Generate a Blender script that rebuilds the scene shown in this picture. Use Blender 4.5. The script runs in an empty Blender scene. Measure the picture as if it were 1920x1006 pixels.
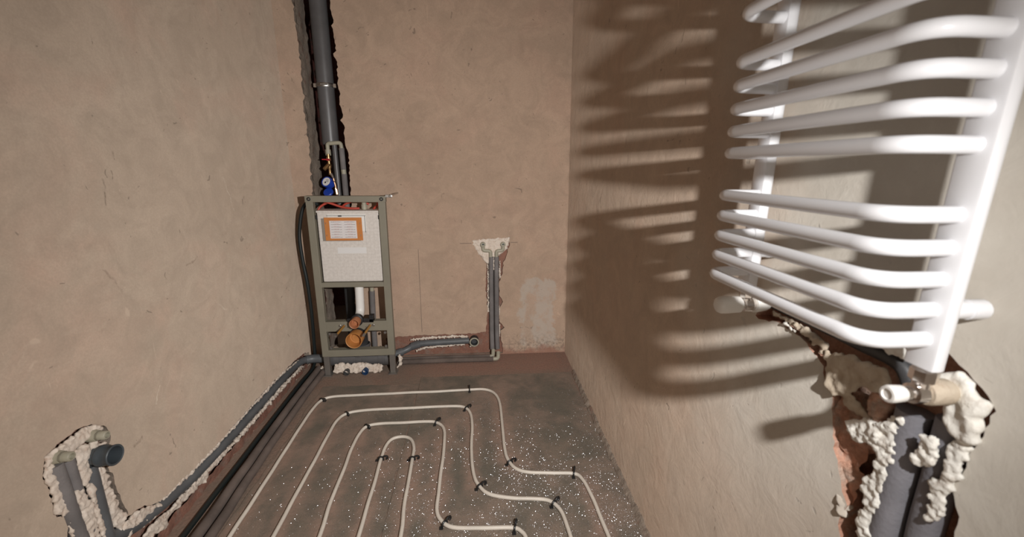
import bpy, bmesh, math, random
from mathutils import Vector, Matrix, noise
from mathutils.geometry import tessellate_polygon

random.seed(7)
sc = bpy.context.scene
C = sc.collection

# ---------------------------------------------------------------- camera
EYE = Vector((0, 0, 1.46))
pit, yaw, rol = math.radians(13.85), math.radians(5.15), math.radians(0.47)
F = Vector((math.sin(yaw)*math.cos(pit), math.cos(yaw)*math.cos(pit), -math.sin(pit)))
R0 = Vector((math.cos(yaw), -math.sin(yaw), 0))
U0 = R0.cross(F)
Rv = R0*math.cos(rol) + U0*math.sin(rol)
Uv = U0*math.cos(rol) - R0*math.sin(rol)
cam = bpy.data.cameras.new('camera')
cam.sensor_width = 36
cam.lens = 774/1920*36
cam.clip_start = 0.02
cam.dof.use_dof = True
cam.dof.focus_distance = 2.2
cam.dof.aperture_fstop = 3.4
co = bpy.data.objects.new('camera', cam)
C.objects.link(co)
co.matrix_world = Matrix(((Rv.x, Uv.x, -F.x, EYE.x), (Rv.y, Uv.y, -F.y, EYE.y), (Rv.z, Uv.z, -F.z, EYE.z), (0, 0, 0, 1)))
sc.camera = co

# ---------------------------------------------------------------- light
w = bpy.data.worlds.new('world')
sc.world = w
w.use_nodes = True
w.node_tree.nodes['Background'].inputs[0].default_value = (1.0, 0.86, 0.72, 1)
w.node_tree.nodes['Background'].inputs[1].default_value = 0.70

sp = bpy.data.lights.new('photo_lamp', 'SPOT')
sp.energy = 79
sp.color = (1.0, 0.985, 0.97)
sp.shadow_soft_size = 0.011
sp.spot_size = math.radians(132)
sp.spot_blend = 1.0
sp.use_nodes = True   # diffused head: gentler fall-off than a bare point
_em = sp.node_tree.nodes['Emission']
_lf = sp.node_tree.nodes.new('ShaderNodeLightFalloff')
_lf.inputs['Strength'].default_value = 1.0
_lf.inputs['Smooth'].default_value = 0.22
sp.node_tree.links.new(_lf.outputs['Linear'], _em.inputs['Strength'])
spo = bpy.data.objects.new('photo_lamp', sp)
C.objects.link(spo)
spo.location = (0.448, 0.07, 1.525)
spo.rotation_euler = (Vector((-0.33, 2.65, 0.40)) - Vector(spo.location)).to_track_quat('-Z', 'Y').to_euler()

vs = sc.view_settings
vs.view_transform = 'Standard'
vs.look = 'None'
vs.gamma = 1
vs.use_curve_mapping = False
vs.exposure = 0.0

# ---------------------------------------------------------------- materials
class NT:
    def __init__(s, name):
        s.m = bpy.data.materials.new(name)
        s.m.use_nodes = True
        s.t = s.m.node_tree
        s.b = s.t.nodes['Principled BSDF']
        s._pos = None
    def n(s, typ, **kw):
        nd = s.t.nodes.new(typ)
        for k, v in kw.items():
            setattr(nd, k, v)
        return nd
    def put(s, sock, v):
        if isinstance(v, bpy.types.NodeSocket):
            s.t.links.new(v, sock)
        elif isinstance(v, (tuple, list)) and len(v) == 3 and sock.type == 'RGBA':
            sock.default_value = (*v, 1)
        else:
            sock.default_value = v
    def pos(s):
        if s._pos is None:
            s._pos = s.n('ShaderNodeNewGeometry').outputs['Position']
        return s._pos
    def scaled(s, v3):
        nd = s.n('ShaderNodeVectorMath', operation='MULTIPLY')
        s.put(nd.inputs[0], s.pos()); nd.inputs[1].default_value = v3
        return nd.outputs[0]
    def noise(s, scale, detail=4, rough=.55, vec=None, dist=0):
        nd = s.n('ShaderNodeTexNoise')
        s.put(nd.inputs['Vector'], vec or s.pos())
        nd.inputs['Scale'].default_value = scale
        nd.inputs['Detail'].default_value = detail
        nd.inputs['Roughness'].default_value = rough
        nd.inputs['Distortion'].default_value = dist
        return nd.outputs['Fac']
    def ramp(s, x, a, b, lo=0., hi=1.):
        nd = s.n('ShaderNodeMapRange')
        s.put(nd.inputs[0], x)
        for i, v in zip((1, 2, 3, 4), (a, b, lo, hi)):
            nd.inputs[i].default_value = v
        return nd.outputs[0]
    def mix(s, f, a, b, blend='MIX'):
        nd = s.n('ShaderNodeMix', data_type='RGBA', blend_type=blend)
        s.put(nd.inputs[0], f); s.put(nd.inputs[6], a); s.put(nd.inputs[7], b)
        return nd.outputs[2]
    def math(s, op, a, b=0.0, c=0.0):
        nd = s.n('ShaderNodeMath', operation=op)
        s.put(nd.inputs[0], a); s.put(nd.inputs[1], b); s.put(nd.inputs[2], c)
        return nd.outputs[0]
    def bump(s, h, strength=.3, dist=.01, normal=None):
        nd = s.n('ShaderNodeBump')
        nd.inputs['Strength'].default_value = strength
        nd.inputs['Distance'].default_value = dist
        s.put(nd.inputs['Height'], h)
        if normal is not None:
            s.put(nd.inputs['Normal'], normal)
        return nd.outputs[0]
    def set(s, **kw):
        for k, v in kw.items():
            s.put(s.b.inputs[k.replace('_', ' ')], v)
        return s.m
    def xyz(s):
        nd = s.n('ShaderNodeSeparateXYZ'); s.put(nd.inputs[0], s.pos())
        return nd.outputs
    def box(s, ax, a0, a1, bx, b0, b1, wob=None, soft=.004):
        # soft box mask in world units
        def side(v, lo, hi):
            return s.math('MULTIPLY', s.ramp(v, lo - soft, lo + soft), s.ramp(v, hi - soft, hi + soft, 1, 0))
        va, vb = ax, bx
        if wob is not None:
            va = s.math('ADD', ax, wob); vb = s.math('ADD', bx, wob)
        return s.math('MULTIPLY', side(va, a0, a1), side(vb, b0, b1))

def simple(name, col, rough=.5, metal=0., bump=0., bscale=200, var=.0, vscale=20, **kw):
    t = NT(name)
    c = col
    if var:
        c = t.mix(t.ramp(t.noise(vscale), .3, .7), tuple(x*(1-var) for x in col), tuple(min(1, x*(1+var)) for x in col))
    t.set(Base_Color=c, Roughness=rough, Metallic=metal, **kw)
    if bump:
        t.set(Normal=t.bump(t.noise(bscale, 3), bump, .004))
    return t.m

def plaster(name, a, b, pink, pinkamt=.5, rough_bump=.25, marks=None):
    t = NT(name)
    col = t.mix(t.ramp(t.noise(1.3, 5, .6), .3, .7), a, b)
    col = t.mix(t.math('MULTIPLY', t.ramp(t.noise(2.6, 4, .6, dist=.6), .48, .75), pinkamt), col, pink)
    # trowel clouds and fine grain
    col = t.mix(t.ramp(t.noise(6, 6, .68, dist=1.2), .40, .68, 0, .42), col, tuple(x*.74 for x in a))
    col = t.mix(t.ramp(t.noise(3.1, 6, .7, dist=2.5), .52, .62, 0, .22), col, tuple(min(1, x*1.12) for x in b))
    col = t.mix(t.ramp(t.noise(170, 2), .35, .65, 0, .22), col, tuple(x*.72 for x in a))
    # nicks and small scuffs
    nick = t.ramp(t.noise(17, 2, .5, dist=1.6), .715, .745, 0, .6)
    col = t.mix(nick, col, tuple(x*.45 for x in a))
    pale = t.ramp(t.noise(9, 3, .6, vec=t.scaled((1, 1, .35)), dist=2.2), .70, .74, 0, .3)
    col = t.mix(pale, col, tuple(min(1, x*1.3) for x in b))
    if marks:
        col = marks(t, col)
    h = t.math('ADD', t.math('MULTIPLY', t.noise(14, 4, .6, dist=.8), 1.0), t.math('MULTIPLY', t.noise(220, 3), .12))
    h = t.math('SUBTRACT', h, t.math('MULTIPLY', t.ramp(t.noise(17, 2, .5, dist=1.6), .715, .745), .5))
    t.set(Base_Color=col, Roughness=.9, Normal=t.bump(h, rough_bump, .012))
    t.b.inputs['Specular IOR Level'].default_value = .25
    t.b.inputs['Diffuse Roughness'].default_value = 1.0
    return t.m

def back_marks(t, col):
    x, y, z = t.xyz()
    wob = t.math('MULTIPLY', t.math('SUBTRACT', t.noise(9, 4, .6), .5), .16)
    wob2 = t.math('MULTIPLY', t.math('SUBTRACT', t.noise(5, 5, .65, dist=.8), .5), .34)
    patch = t.box(x, .36, .62, z, .05, .60, wob2, .012)
    patch = t.math('MULTIPLY', patch, t.math('SUBTRACT', 1.0, t.math('MULTIPLY', t.box(x, .385, .445, z, -.1, .50, wob, .012), .8)))
    patch = t.math('MULTIPLY', patch, t.ramp(t.noise(14, 4, .65), .30, .5, .1, .6))
    col = t.mix(patch, col, (.50, .455, .40))
    low_dark = t.math('MULTIPLY', t.ramp(t.math('ADD', z, wob), .05, .2, 1, 0), t.ramp(x, .15, .25))  # speckled darker tone towards the bottom of the wall, right part only
    col = t.mix(t.math('MULTIPLY', low_dark, t.ramp(t.noise(40, 4, .7), .45, .6, 0, .75)), col, (.22, .17, .13))
    red = t.math('MULTIPLY', t.ramp(t.math('ADD', z, wob), .02, .06, 1, 0), .8)
    col = t.mix(red, col, (.33, .17, .12))
    pen = t.box(z, .9005, .904, x, -.118, -.03, None, .0015)
    pen = t.math('ADD', pen, t.box(z, .905, .9085, x, .262, .315, None, .0015))
    pen = t.math('ADD', pen, t.box(x, -.4255, -.4225, z, .204, .86, None, .0015))
    col = t.mix(t.math('MULTIPLY', pen, .75), col, (.07, .06, .055))
    return col

def left_marks(t, col):
    # a few scratches and trowel scuffs in the left plaster
    x, y, z = t.xyz()
    wy = t.math('MULTIPLY', t.math('SUBTRACT', t.noise(11, 3, .6), .5), .05)
    def line(col, y0, z0, y1, z1, wd, tone, k):
        dy, dz = y1-y0, z1-z0; L = math.hypot(dy, dz); dy /= L; dz /= L
        u = t.math('ADD', t.math('MULTIPLY', t.math('SUBTRACT', y, y0), dy), t.math('MULTIPLY', t.math('SUBTRACT', z, z0), dz))
        v = t.math('ADD', t.math('SUBTRACT', t.math('MULTIPLY', t.math('SUBTRACT', z, z0), dy), t.math('MULTIPLY', t.math('SUBTRACT', y, y0), dz)), wy)
        m = t.box(u, 0, L, v, -wd, wd, None, .0025)
        return t.mix(t.math('MULTIPLY', m, t.ramp(t.noise(60, 3), .35, .6, .1, k)), col, tone)
    for a in ((1.605, .602, 1.566, .542, .003, (.62, .53, .43), .8), (1.56, 1.408, 1.545, 1.319, .0025, (.16, .12, .09), .8), (1.471, 1.111, 1.538, 1.015, .003, (.22, .16, .12), .6),
              (1.433, .454, 1.478, .455, .004, (.2, .15, .11), .8), (1.623, 1.502, 1.624, 1.471, .003, (.2, .15, .11), .7), (1.876, 1.023, 1.956, 1.053, .003, (.2, .14, .1), .6),
              (2.25, 1.40, 2.30, 1.22, .002, (.58, .49, .40), .6), (2.05, .80, 2.10, .74, .003, (.58, .49, .40), .5)):
        col = line(col, *a)
    return col

def right_marks(t, col):
    # plaster tone greyer around the radiator, pinkish beyond it and lower down
    x, y, z = t.xyz()
    wob = t.math('MULTIPLY', t.math('SUBTRACT', t.noise(2.2, 5, .6), .5), 1.1)
    k = t.math('MULTIPLY', t.ramp(t.math('ADD', y, wob), .75, 1.35, 1, 0), t.ramp(z, .55, 1.0, .25, .9))
    grey = t.mix(t.ramp(t.noise(5, 5, .6), .35, .65), (.53, .495, .435), (.63, .60, .54))
    return t.mix(k, col, grey)

M = {}
M['pl_left'] = plaster('plaster_left', (.41, .322, .247), (.485, .388, .304), (.50, .335, .255), .55, .26, left_marks)
M['pl_back'] = plaster('plaster_back', (.47, .345, .255), (.57, .425, .32), (.52, .345, .26), .5, .24, back_marks)
M['pl_right'] = plaster('plaster_right', (.56, .43, .33), (.66, .52, .405), (.60, .41, .30), .5, .20, right_marks)
M['ceiling'] = simple('ceiling_plaster', (.5, .43, .36), .9)

def brick_mat(name, a, b, mortar, mscale=9):
    t = NT(name)
    col = t.mix(t.ramp(t.noise(mscale, 5, .65, dist=1), .35, .65), a, b)
    col = t.mix(t.ramp(t.noise(mscale*1.7, 4, .6, dist=.5), .52, .66, 0, .85), col, mortar)
    col = t.mix(t.ramp(t.noise(160, 2), .3, .7, 0, .35), col, tuple(x*.5 for x in a))
    t.set(Base_Color=col, Roughness=.95, Normal=t.bump(t.noise(45, 6, .7), .7, .012))
    return t.m
M['brick'] = brick_mat('raw_brick', (.25, .115, .08), (.33, .165, .115), (.27, .19, .15))
M['brick_r'] = brick_mat('broken_brick_orange', (.56, .29, .20), (.64, .39, .28), (.48, .39, .32), 12)
M['mortar'] = brick_mat('rough_mortar', (.27, .215, .17), (.36, .29, .23), (.25, .14, .10), 8)
M['shaft'] = brick_mat('shaft_shade_brick', (.075, .018, .013), (.05, .015, .011), (.03, .022, .018))  # near-black brick: the darkness of the deep shaft is put into the colour

def floor_mat():
    t = NT('concrete_floor')
    col = t.mix(t.ramp(t.noise(2.5, 5, .6), .35, .65), (.225, .17, .13), (.31, .22, .165))
    col = t.mix(t.ramp(t.noise(5, 5, .65, dist=.8), .45, .7, 0, .6), col, (.31, .175, .125))
    x, y, z = t.xyz()
    red = t.math('MULTIPLY', t.ramp(y, 2.66, 2.8), t.ramp(x, -.6, -.2))
    col = t.mix(t.math('MULTIPLY', red, t.ramp(t.noise(8, 5, .7), .3, .55, .45, .95)), col, (.33, .185, .135))
    col = t.mix(t.ramp(t.noise(90, 3), .35, .65, 0, .35), col, (.12, .085, .065))
    t.set(Base_Color=col, Roughness=.93, Normal=t.bump(t.noise(60, 6, .7), .5, .01))
    return t.m
M['floor'] = floor_mat()

def foil_mat():
    t = NT('dusty_foil_sheet')
    col = t.mix(t.ramp(t.noise(3.2, 5, .65, dist=.5), .38, .66), (.185, .16, .125), (.34, .245, .19))
    col = t.mix(t.ramp(t.noise(8, 5, .7), .45, .7, 0, .6), col, (.12, .112, .092))
    col = t.mix(t.ramp(t.noise(240, 2), .3, .7, 0, .4), col, (.07, .06, .05))
    # reddish dust swept up along the pipe runs
    px, py, pz = t.xyz()
    wob = t.math('MULTIPLY', t.math('SUBTRACT', t.noise(7, 4, .6), .5), .09)
    dust = 0.0
    for xi, y0, y1 in ((-1.0, 0, 2.5), (-.825, 0, 2.3), (-.655, 0, 2.15), (-.487, 0, 2.0), (-.328, 0, 2.0), (-.183, 1.4, 2.15), (-.035, 1.6, 2.3), (.14, 1.75, 2.5), (.51, 0, 1.66)):
        dx = t.math('ABSOLUTE', t.math('ADD', t.math('SUBTRACT', px, xi), wob))
        m = t.math('MULTIPLY', t.ramp(dx, .012, .062, 1, 0), t.math('MULTIPLY', t.ramp(py, y0-.05, y0+.05), t.ramp(py, y1-.05, y1+.05, 1, 0)))
        dust = t.math('MAXIMUM', m, dust)
    col = t.mix(t.math('MULTIPLY', dust, t.ramp(t.noise(20, 4, .6), .3, .6, .25, .7)), col, (.36, .235, .18))
    vo = t.n('ShaderNodeTexVoronoi'); t.put(vo.inputs['Vector'], t.pos()); vo.inputs['Scale'].default_value = 480
    wn = t.n('ShaderNodeTexWhiteNoise', noise_dimensions='3D'); t.put(wn.inputs['Vector'], vo.outputs['Position'])
    sepc = t.n('ShaderNodeSeparateColor'); t.put(sepc.inputs[0], vo.outputs['Color'])
    x, y, z = t.xyz()
    # patchy bare foil flecks, denser to the right and towards the near end
    bare = t.ramp(t.noise(3.4, 5, .72, dist=.4), .36, .62, .1, 1)
    bare = t.math('MULTIPLY', bare, t.ramp(t.noise(26, 3, .6), .38, .58, .1, 1))
    fleck_bias = t.math('MULTIPLY', t.ramp(x, -.75, .30, .10, 1), t.ramp(y, 2.75, 1.5, .15, 1))
    thr = t.math('SUBTRACT', 1.0, t.math('MULTIPLY', t.math('MULTIPLY', bare, fleck_bias), 2.0))
    fleck = t.math('MULTIPLY', t.math('GREATER_THAN', sepc.outputs[0], thr), t.math('LESS_THAN', vo.outputs['Distance'], .36))
    # every fleck is a tiny facet tilted its own way
    sub = t.n('ShaderNodeVectorMath', operation='SUBTRACT'); t.put(sub.inputs[0], wn.outputs['Color']); sub.inputs[1].default_value = (.5, .5, .5)
    scl = t.n('ShaderNodeVectorMath', operation='MULTIPLY'); t.put(scl.inputs[0], sub.outputs[0]); scl.inputs[1].default_value = (1.8, 2.6, 0)
    add = t.n('ShaderNodeVectorMath', operation='ADD'); t.put(add.inputs[0], scl.outputs[0]); add.inputs[1].default_value = (0, 0, 1)
    nor = t.n('ShaderNodeVectorMath', operation='NORMALIZE'); t.put(nor.inputs[0], add.outputs[0])
    bmp = t.bump(t.noise(70, 5, .7), .35, .006)
    mixn = t.n('ShaderNodeMix', data_type='VECTOR'); t.put(mixn.inputs[0], fleck); t.put(mixn.inputs[4], bmp); t.put(mixn.inputs[5], nor.outputs[0])
    t.set(Base_Color=t.mix(fleck, col, (.72, .73, .77)), Metallic=fleck, Roughness=t.ramp(fleck, 0, 1, .62, .22), Normal=mixn.outputs[1])
    t.b.inputs['Specular IOR Level'].default_value = .35
    return t.m
M['foil'] = foil_mat()

def foam_mat(name, a, b, dirt):
    t = NT(name)
    col = t.mix(t.ramp(t.noise(22, 4, .6), .35, .65), a, b)
    col = t.mix(t.ramp(t.noise(38, 5, .7, dist=.6), .55, .72, 0, .6), col, dirt)
    t.set(Base_Color=col, Roughness=.8, Normal=t.bump(t.noise(160, 4, .6), .45, .004))
    return t.m
M['foam'] = foam_mat('cream_foam', (.62, .52, .43), (.74, .65, .56), (.46, .28, .2))
M['foam_white'] = foam_mat('white_foam', (.80, .77, .70), (.86, .84, .78), (.55, .45, .36))
M['foam_tan'] = foam_mat('tan_cement', (.44, .36, .27), (.54, .46, .36), (.36, .25, .18))

M['white_enamel'] = simple('white_enamel', (.78, .78, .80), .22, 0)
M['white_plastic'] = simple('white_plastic', (.82, .80, .76), .4, 0, .05, 300)
M['chrome'] = simple('chrome', (.78, .74, .71), .18, 1)
M['steel'] = simple('zinc_steel', (.55, .54, .52), .35, 1)
M['brass'] = simple('brass', (.60, .40, .20), .35, 1, .2, 200)
M['frame'] = simple('olive_grey_powder_coat', (.225, .205, .155), .55, 0, .05, 400, .08, 6)
M['frame_leg'] = simple('grey_steel_leg', (.22, .2, .18), .45, .5, .05, 400, .1, 12)
M['black'] = simple('black_rubber', (.015, .015, .016), .5)
M['cable'] = simple('black_cable', (.012, .017, .017), .45)
M['grey_pvc'] = simple('grey_pvc', (.105, .10, .10), .38, 0, .04, 60, .12, 14)
M['grey_pvc_blue'] = simple('grey_drain_plastic', (.105, .11, .115), .45, 0, .06, 60, .15, 14)
M['socket'] = simple('dark_slate_socket', (.055, .066, .075), .45, 0, .05, 60)
M['dark_pvc'] = simple('dark_drain_plastic', (.05, .05, .052), .5, 0, .05, 60)
M['sleeve'] = simple('grey_foam_sleeve', (.17, .155, .15), .85, 0, .35, 120, .2, 10)
M['sleeve_brown'] = simple('dusty_foam_sleeve', (.13, .10, .085), .9, 0, .4, 90, .3, 8)
M['sleeve_light'] = simple('bluish_foam_sleeve', (.21, .205, .225), .85, 0, .3, 140, .12, 20)
M['ppr'] = simple('beige_pipe_fitting', (.36, .335, .255), .5, 0, .05, 100, .1, 30)
M['orange_cap'] = simple('orange_cap', (.50, .215, .06), .5, 0, .05, 100)
M['orange_cap2'] = simple('terracotta_cap', (.46, .185, .085), .5, 0, .05, 100)
M['orange_rod'] = simple('orange_rod_sleeve', (.48, .24, .05), .5)
M['red_hose'] = simple('red_hose', (.47, .06, .035), .4)
M['red_handle'] = simple('red_handle', (.45, .02, .03), .4)
M['blue'] = simple('blue_meter', (.012, .05, .36), .4)
M['blue_pipe'] = simple('blue_pipe_end', (.012, .045, .12), .5)
M['copper'] = simple('copper_pipe', (.55, .30, .18), .35, 1)
M['pex'] = simple('white_heating_pipe', (.66, .60, .52), .42, 0, .03, 90, .08, 14)
M['clip'] = simple('black_clip_plastic', (.014, .014, .014), .4)
M['paper'] = simple('white_paper', (.74, .72, .70), .8)
M['card'] = simple('orange_card', (.56, .205, .05), .75, 0, .05, 100, .05, 20)
M['card_grey'] = simple('grey_card', (.27, .235, .20), .9)
M['wood_shadow'] = simple('brown_board', (.18, .13, .09), .8)

def eps_mat():
    t = NT('white_polystyrene_shell')
    x, y, z = t.xyz()
    cmb = t.n('ShaderNodeCombineXYZ'); t.put(cmb.inputs[0], x); t.put(cmb.inputs[1], z)
    bk = t.n('ShaderNodeTexBrick'); t.put(bk.inputs['Vector'], cmb.outputs[0])
    bk.offset = 0.0
    bk.inputs['Scale'].default_value = 1
    bk.inputs['Brick Width'].default_value = .026
    bk.inputs['Row Height'].default_value = .022
    bk.inputs['Mortar Size'].default_value = .0016
    bk.inputs['Color1'].default_value = (1, 1, 1, 1); bk.inputs['Color2'].default_value = (1, 1, 1, 1); bk.inputs['Mortar'].default_value = (0, 0, 0, 1)
    h = t.math('ADD', bk.outputs['Color'], t.math('MULTIPLY', t.noise(180, 3), .8))
    col = t.mix(t.ramp(t.noise(60, 4, .6), .35, .65), (.63, .58, .53), (.72, .67, .62))
    col = t.mix(t.ramp(bk.outputs['Color'], 0, 1, .14, 0), col, (.42, .36, .31))
    t.set(Base_Color=col, Roughness=.8, Normal=t.bump(h, .3, .0015))
    return t.m
M['eps'] = eps_mat()

def print_mat():
    # rows of small print in two columns, black text rows above red rows
    t = NT('printed_instruction_sheet')
    x, y, z = t.xyz()
    u = t.ramp(x, -.952, -.780); v = t.ramp(z, .990, 1.107)
    row = t.math('FRACT', t.math('MULTIPLY', v, 7.0))
    line = t.math('MULTIPLY', t.math('GREATER_THAN', row, .42), t.math('LESS_THAN', row, .60))
    line2 = t.math('MULTIPLY', t.math('GREATER_THAN', row, .70), t.math('LESS_THAN', row, .84))
    cu = t.math('FRACT', t.math('MULTIPLY', u, 2.0))
    colm = t.math('MULTIPLY', t.math('GREATER_THAN', cu, .10), t.math('LESS_THAN', cu, .90))
    colm2 = t.math('MULTIPLY', t.math('GREATER_THAN', cu, .3), t.math('LESS_THAN', cu, .70))
    edge = t.math('MULTIPLY', t.math('GREATER_THAN', v, .03), t.math('LESS_THAN', v, .97))
    brk = t.ramp(t.noise(1, 2, .6, vec=t.scaled((420, 1, 160))), .38, .5)
    k = t.math('MULTIPLY', t.math('MULTIPLY', line, colm), t.math('MULTIPLY', brk, edge))
    k2 = t.math('MULTIPLY', t.math('MULTIPLY', line2, colm2), t.math('MULTIPLY', brk, edge))
    col = t.mix(t.math('MULTIPLY', k, .75), (.72, .68, .67), (.12, .09, .09))
    col = t.mix(t.math('MULTIPLY', k2, .6), col, (.55, .12, .10))
    t.set(Base_Color=col, Roughness=.7)
    return t.m
M['print'] = print_mat()

# ---------------------------------------------------------------- object helpers
WL = {}   # world location of every object with children

def tag(o, label, cat, group=None, kind=None):
    if label: o['label'] = label
    if cat: o['category'] = cat
    if group: o['group'] = group
    if kind: o['kind'] = kind
    return o

def thing(name, loc, label, cat, group=None):
    o = bpy.data.objects.new(name, None)
    o.empty_display_size = .05
    C.objects.link(o)
    o.location = loc
    WL[o] = Vector(loc)
    return tag(o, label, cat, group)

def obj(name, data, mats, parent=None, smooth=False, label=None, kind=None):
    """data = (verts, faces[, matindex]) in world units; origin goes to the base centre"""
    V, Fc = data[0], data[1]
    xs = [v[0] for v in V]; ys = [v[1] for v in V]; zs = [v[2] for v in V]
    org = Vector(((min(xs)+max(xs))/2, (min(ys)+max(ys))/2, min(zs)))
    me = bpy.data.meshes.new(name)
    me.from_pydata([Vector(v) - org for v in V], [], Fc)
    if not isinstance(mats, (list, tuple)): mats = [mats]
    for m in mats: me.materials.append(M[m])
    if len(data) > 2:
        me.polygons.foreach_set('material_index', data[2])
    bm = bmesh.new(); bm.from_mesh(me)
    bmesh.ops.recalc_face_normals(bm, faces=bm.faces)
    bm.to_mesh(me); bm.free()
    if smooth is True:
        me.polygons.foreach_set('use_smooth', [True]*len(me.polygons))
    elif smooth:
        me.polygons.foreach_set('use_smooth', [True]*len(me.polygons))
        me.set_sharp_from_angle(angle=math.radians(smooth))
    o = bpy.data.objects.new(name, me)
    C.objects.link(o)
    WL[o] = org
    if parent:
        o.parent = parent
        o.location = org - WL[parent]
    else:
        o.location = org
    if label: o['label'] = label
    if kind: o['kind'] = kind
    return o

def join(*ds):
    V, Fc = [], []
    for d in ds:
        k = len(V)
        V += list(d[0]); Fc += [[i + k for i in f] for f in d[1]]
    return V, Fc

def frames(P):
    """parallel-transport frames along a polyline"""
    n = len(P); T = []
    for i in range(n):
        a = P[max(0, i-1)]; b = P[min(n-1, i+1)]
        T.append((b - a).normalized())
    ref = Vector((0, 0, 1)) if abs(T[0].z) < .9 else Vector((1, 0, 0))
    N = (ref - T[0]*ref.dot(T[0])).normalized(); out = []
    for t in T:
        N = (N - t*N.dot(t)).normalized()
        out.append((t, N, t.cross(N)))
    return out

def tube(P, r, seg=12, cap=True):
    P = [Vector(p) for p in P]
    rs = r if isinstance(r, (list, tuple)) else [r]*len(P)
    V, Fc = [], []
    for p, (t, n, b), rr in zip(P, frames(P), rs):
        for k in range(seg):
            a = 2*math.pi*k/seg
            V.append(p + (n*math.cos(a) + b*math.sin(a))*rr)
    for i in range(len(P)-1):
        for k in range(seg):
            k2 = (k+1) % seg
            Fc.append([i*seg+k, i*seg+k2, (i+1)*seg+k2, (i+1)*seg+k])
    if cap:
        Fc.append(list(range(seg))); Fc.append(list(range((len(P)-1)*seg, len(P)*seg)))
    return V, Fc

def lathe(o, axis, prof, seg=24):
    """prof = [(distance along axis, radius)...]; ends with radius 0 close"""
    o = Vector(o); ax = Vector(axis).normalized()
    ref = Vector((0, 0, 1)) if abs(ax.z) < .9 else Vector((1, 0, 0))
    n = (ref - ax*ref.dot(ax)).normalized(); b = ax.cross(n)
    V, Fc, rings = [], [], []
    for d, r in prof:
        if r < 1e-6:
            rings.append([len(V)]); V.append(o + ax*d)
        else:
            rings.append(list(range(len(V), len(V)+seg)))
            for k in range(seg):
                a = 2*math.pi*k/seg
                V.append(o + ax*d + (n*math.cos(a) + b*math.sin(a))*r)
    for A, B in zip(rings, rings[1:]):
        for k in range(seg):
            k2 = (k+1) % seg
            q = [A[k % len(A)], A[k2 % len(A)], B[k2 % len(B)], B[k % len(B)]]
            q = list(dict.fromkeys(q))
            if len(q) > 2: Fc.append(q)
    return V, Fc

def cbox(x0, x1, y0, y1, z0, z1, bev=.0):
    bm = bmesh.new()
    bmesh.ops.create_cube(bm, size=1)
    for v in bm.verts:
        v.co = Vector((x0 + (v.co.x+.5)*(x1-x0), y0 + (v.co.y+.5)*(y1-y0), z0 + (v.co.z+.5)*(z1-z0)))
    if bev:
        bmesh.ops.bevel(bm, geom=bm.edges[:], offset=bev, segments=2, affect='EDGES', profile=.6)
    bm.verts.index_update()
    d = ([v.co.copy() for v in bm.verts], [[v.index for v in f.verts] for f in bm.faces])
    bm.free()
    return d

def smooth_path(P, n=6):
    P = [Vector(p) for p in P]; out = []
    for i in range(len(P)-1):
        p0, p1, p2, p3 = P[max(0, i-1)], P[i], P[i+1], P[min(len(P)-1, i+2)]
        for k in range(n):
            t = k/n
            out.append(.5*((2*p1) + (p2-p0)*t + (2*p0-5*p1+4*p2-p3)*t*t + (3*p1-p0-3*p2+p3)*t*t*t))
    out.append(P[-1])
    return out

def rounded(P, r, n=6):
    """polyline with rounded corners"""
    P = [Vector(p) for p in P]; out = [P[0]]
    for a, b, c in zip(P, P[1:], P[2:]):
        d1, d2 = (a-b), (c-b)
        rr = min(r, d1.length*.49, d2.length*.49)
        s, e = b + d1.normalized()*rr, b + d2.normalized()*rr
        for k in range(n+1):
            t = k/n
            out.append(s*(1-t)**2 + b*2*t*(1-t) + e*t*t)
    out.append(P[-1])
    return out

def jag(poly, step=.012, amp=.006, seed=0, keep=lambda a, b: False):
    """closed 2d polygon with a ragged broken edge"""
    out = []
    n = len(poly)
    for i in range(n):
        a, b = Vector(poly[i]), Vector(poly[(i+1) % n])
        L = (b-a).length
        if keep(a, b):
            out.append(a); continue
        k = max(1, int(L/step)); nr = Vector((-(b-a).y, (b-a).x)).normalized()
        for j in range(k):
            p = a.lerp(b, j/k)
            s = noise.noise(Vector((p.x*38+seed, p.y*38, seed*3.1)))*1.2 + noise.noise(Vector((p.x*110, p.y*110+seed, 5)))*.8
            out.append(p + (nr*s*amp if j else Vector((s, -s))*amp*.4))
    return out

# wall coordinates -> world.   u along the wall, v up, d out of the wall into the room
LWX, BWY = -1.262, 3.05
def wl(u, v, d=0.): return Vector((LWX + d, u, v))
def wr(u, v, d=0.):
    s = min(1, max(0, (u-1.3)/1.75))
    return Vector((.685 + s*.020*(1.27-v)/1.27 + s*.006 - d, u, v))
def wb(u, v, d=0.): return Vector((u, BWY - d, v))

def wall(name, f, outer, holes, mats, extra=None):
    """plaster face with ragged holes; holes = [(poly, depth)]; slot 1 is the broken edge"""
    polys = [[Vector((p[0], p[1], 0)) for p in outer]] + [[Vector((p[0], p[1], 0)) for p in h] for h, _ in holes]
    flat = [p for q in polys for p in q]
    V = [f(p.x, p.y) for p in flat]
    Fc = [list(t) for t in tessellate_polygon(polys)]
    mi = [0]*len(Fc)
    for h, dep in holes:
        k = len(V); n = len(h)
        for p in h: V.append(f(p[0], p[1]))
        for p in h: V.append(f(p[0], p[1], -dep))
        for i in range(n):
            j = (i+1) % n
            Fc.append([k+i, k+j, k+n+j, k+n+i]); mi.append(1)
    if extra:
        k = len(V); V += extra[0]; Fc += [[i+k for i in q] for q in extra[1]]; mi += [0]*len(extra[1])
    return obj(name, (V, Fc, mi), mats, kind='structure')

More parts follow.
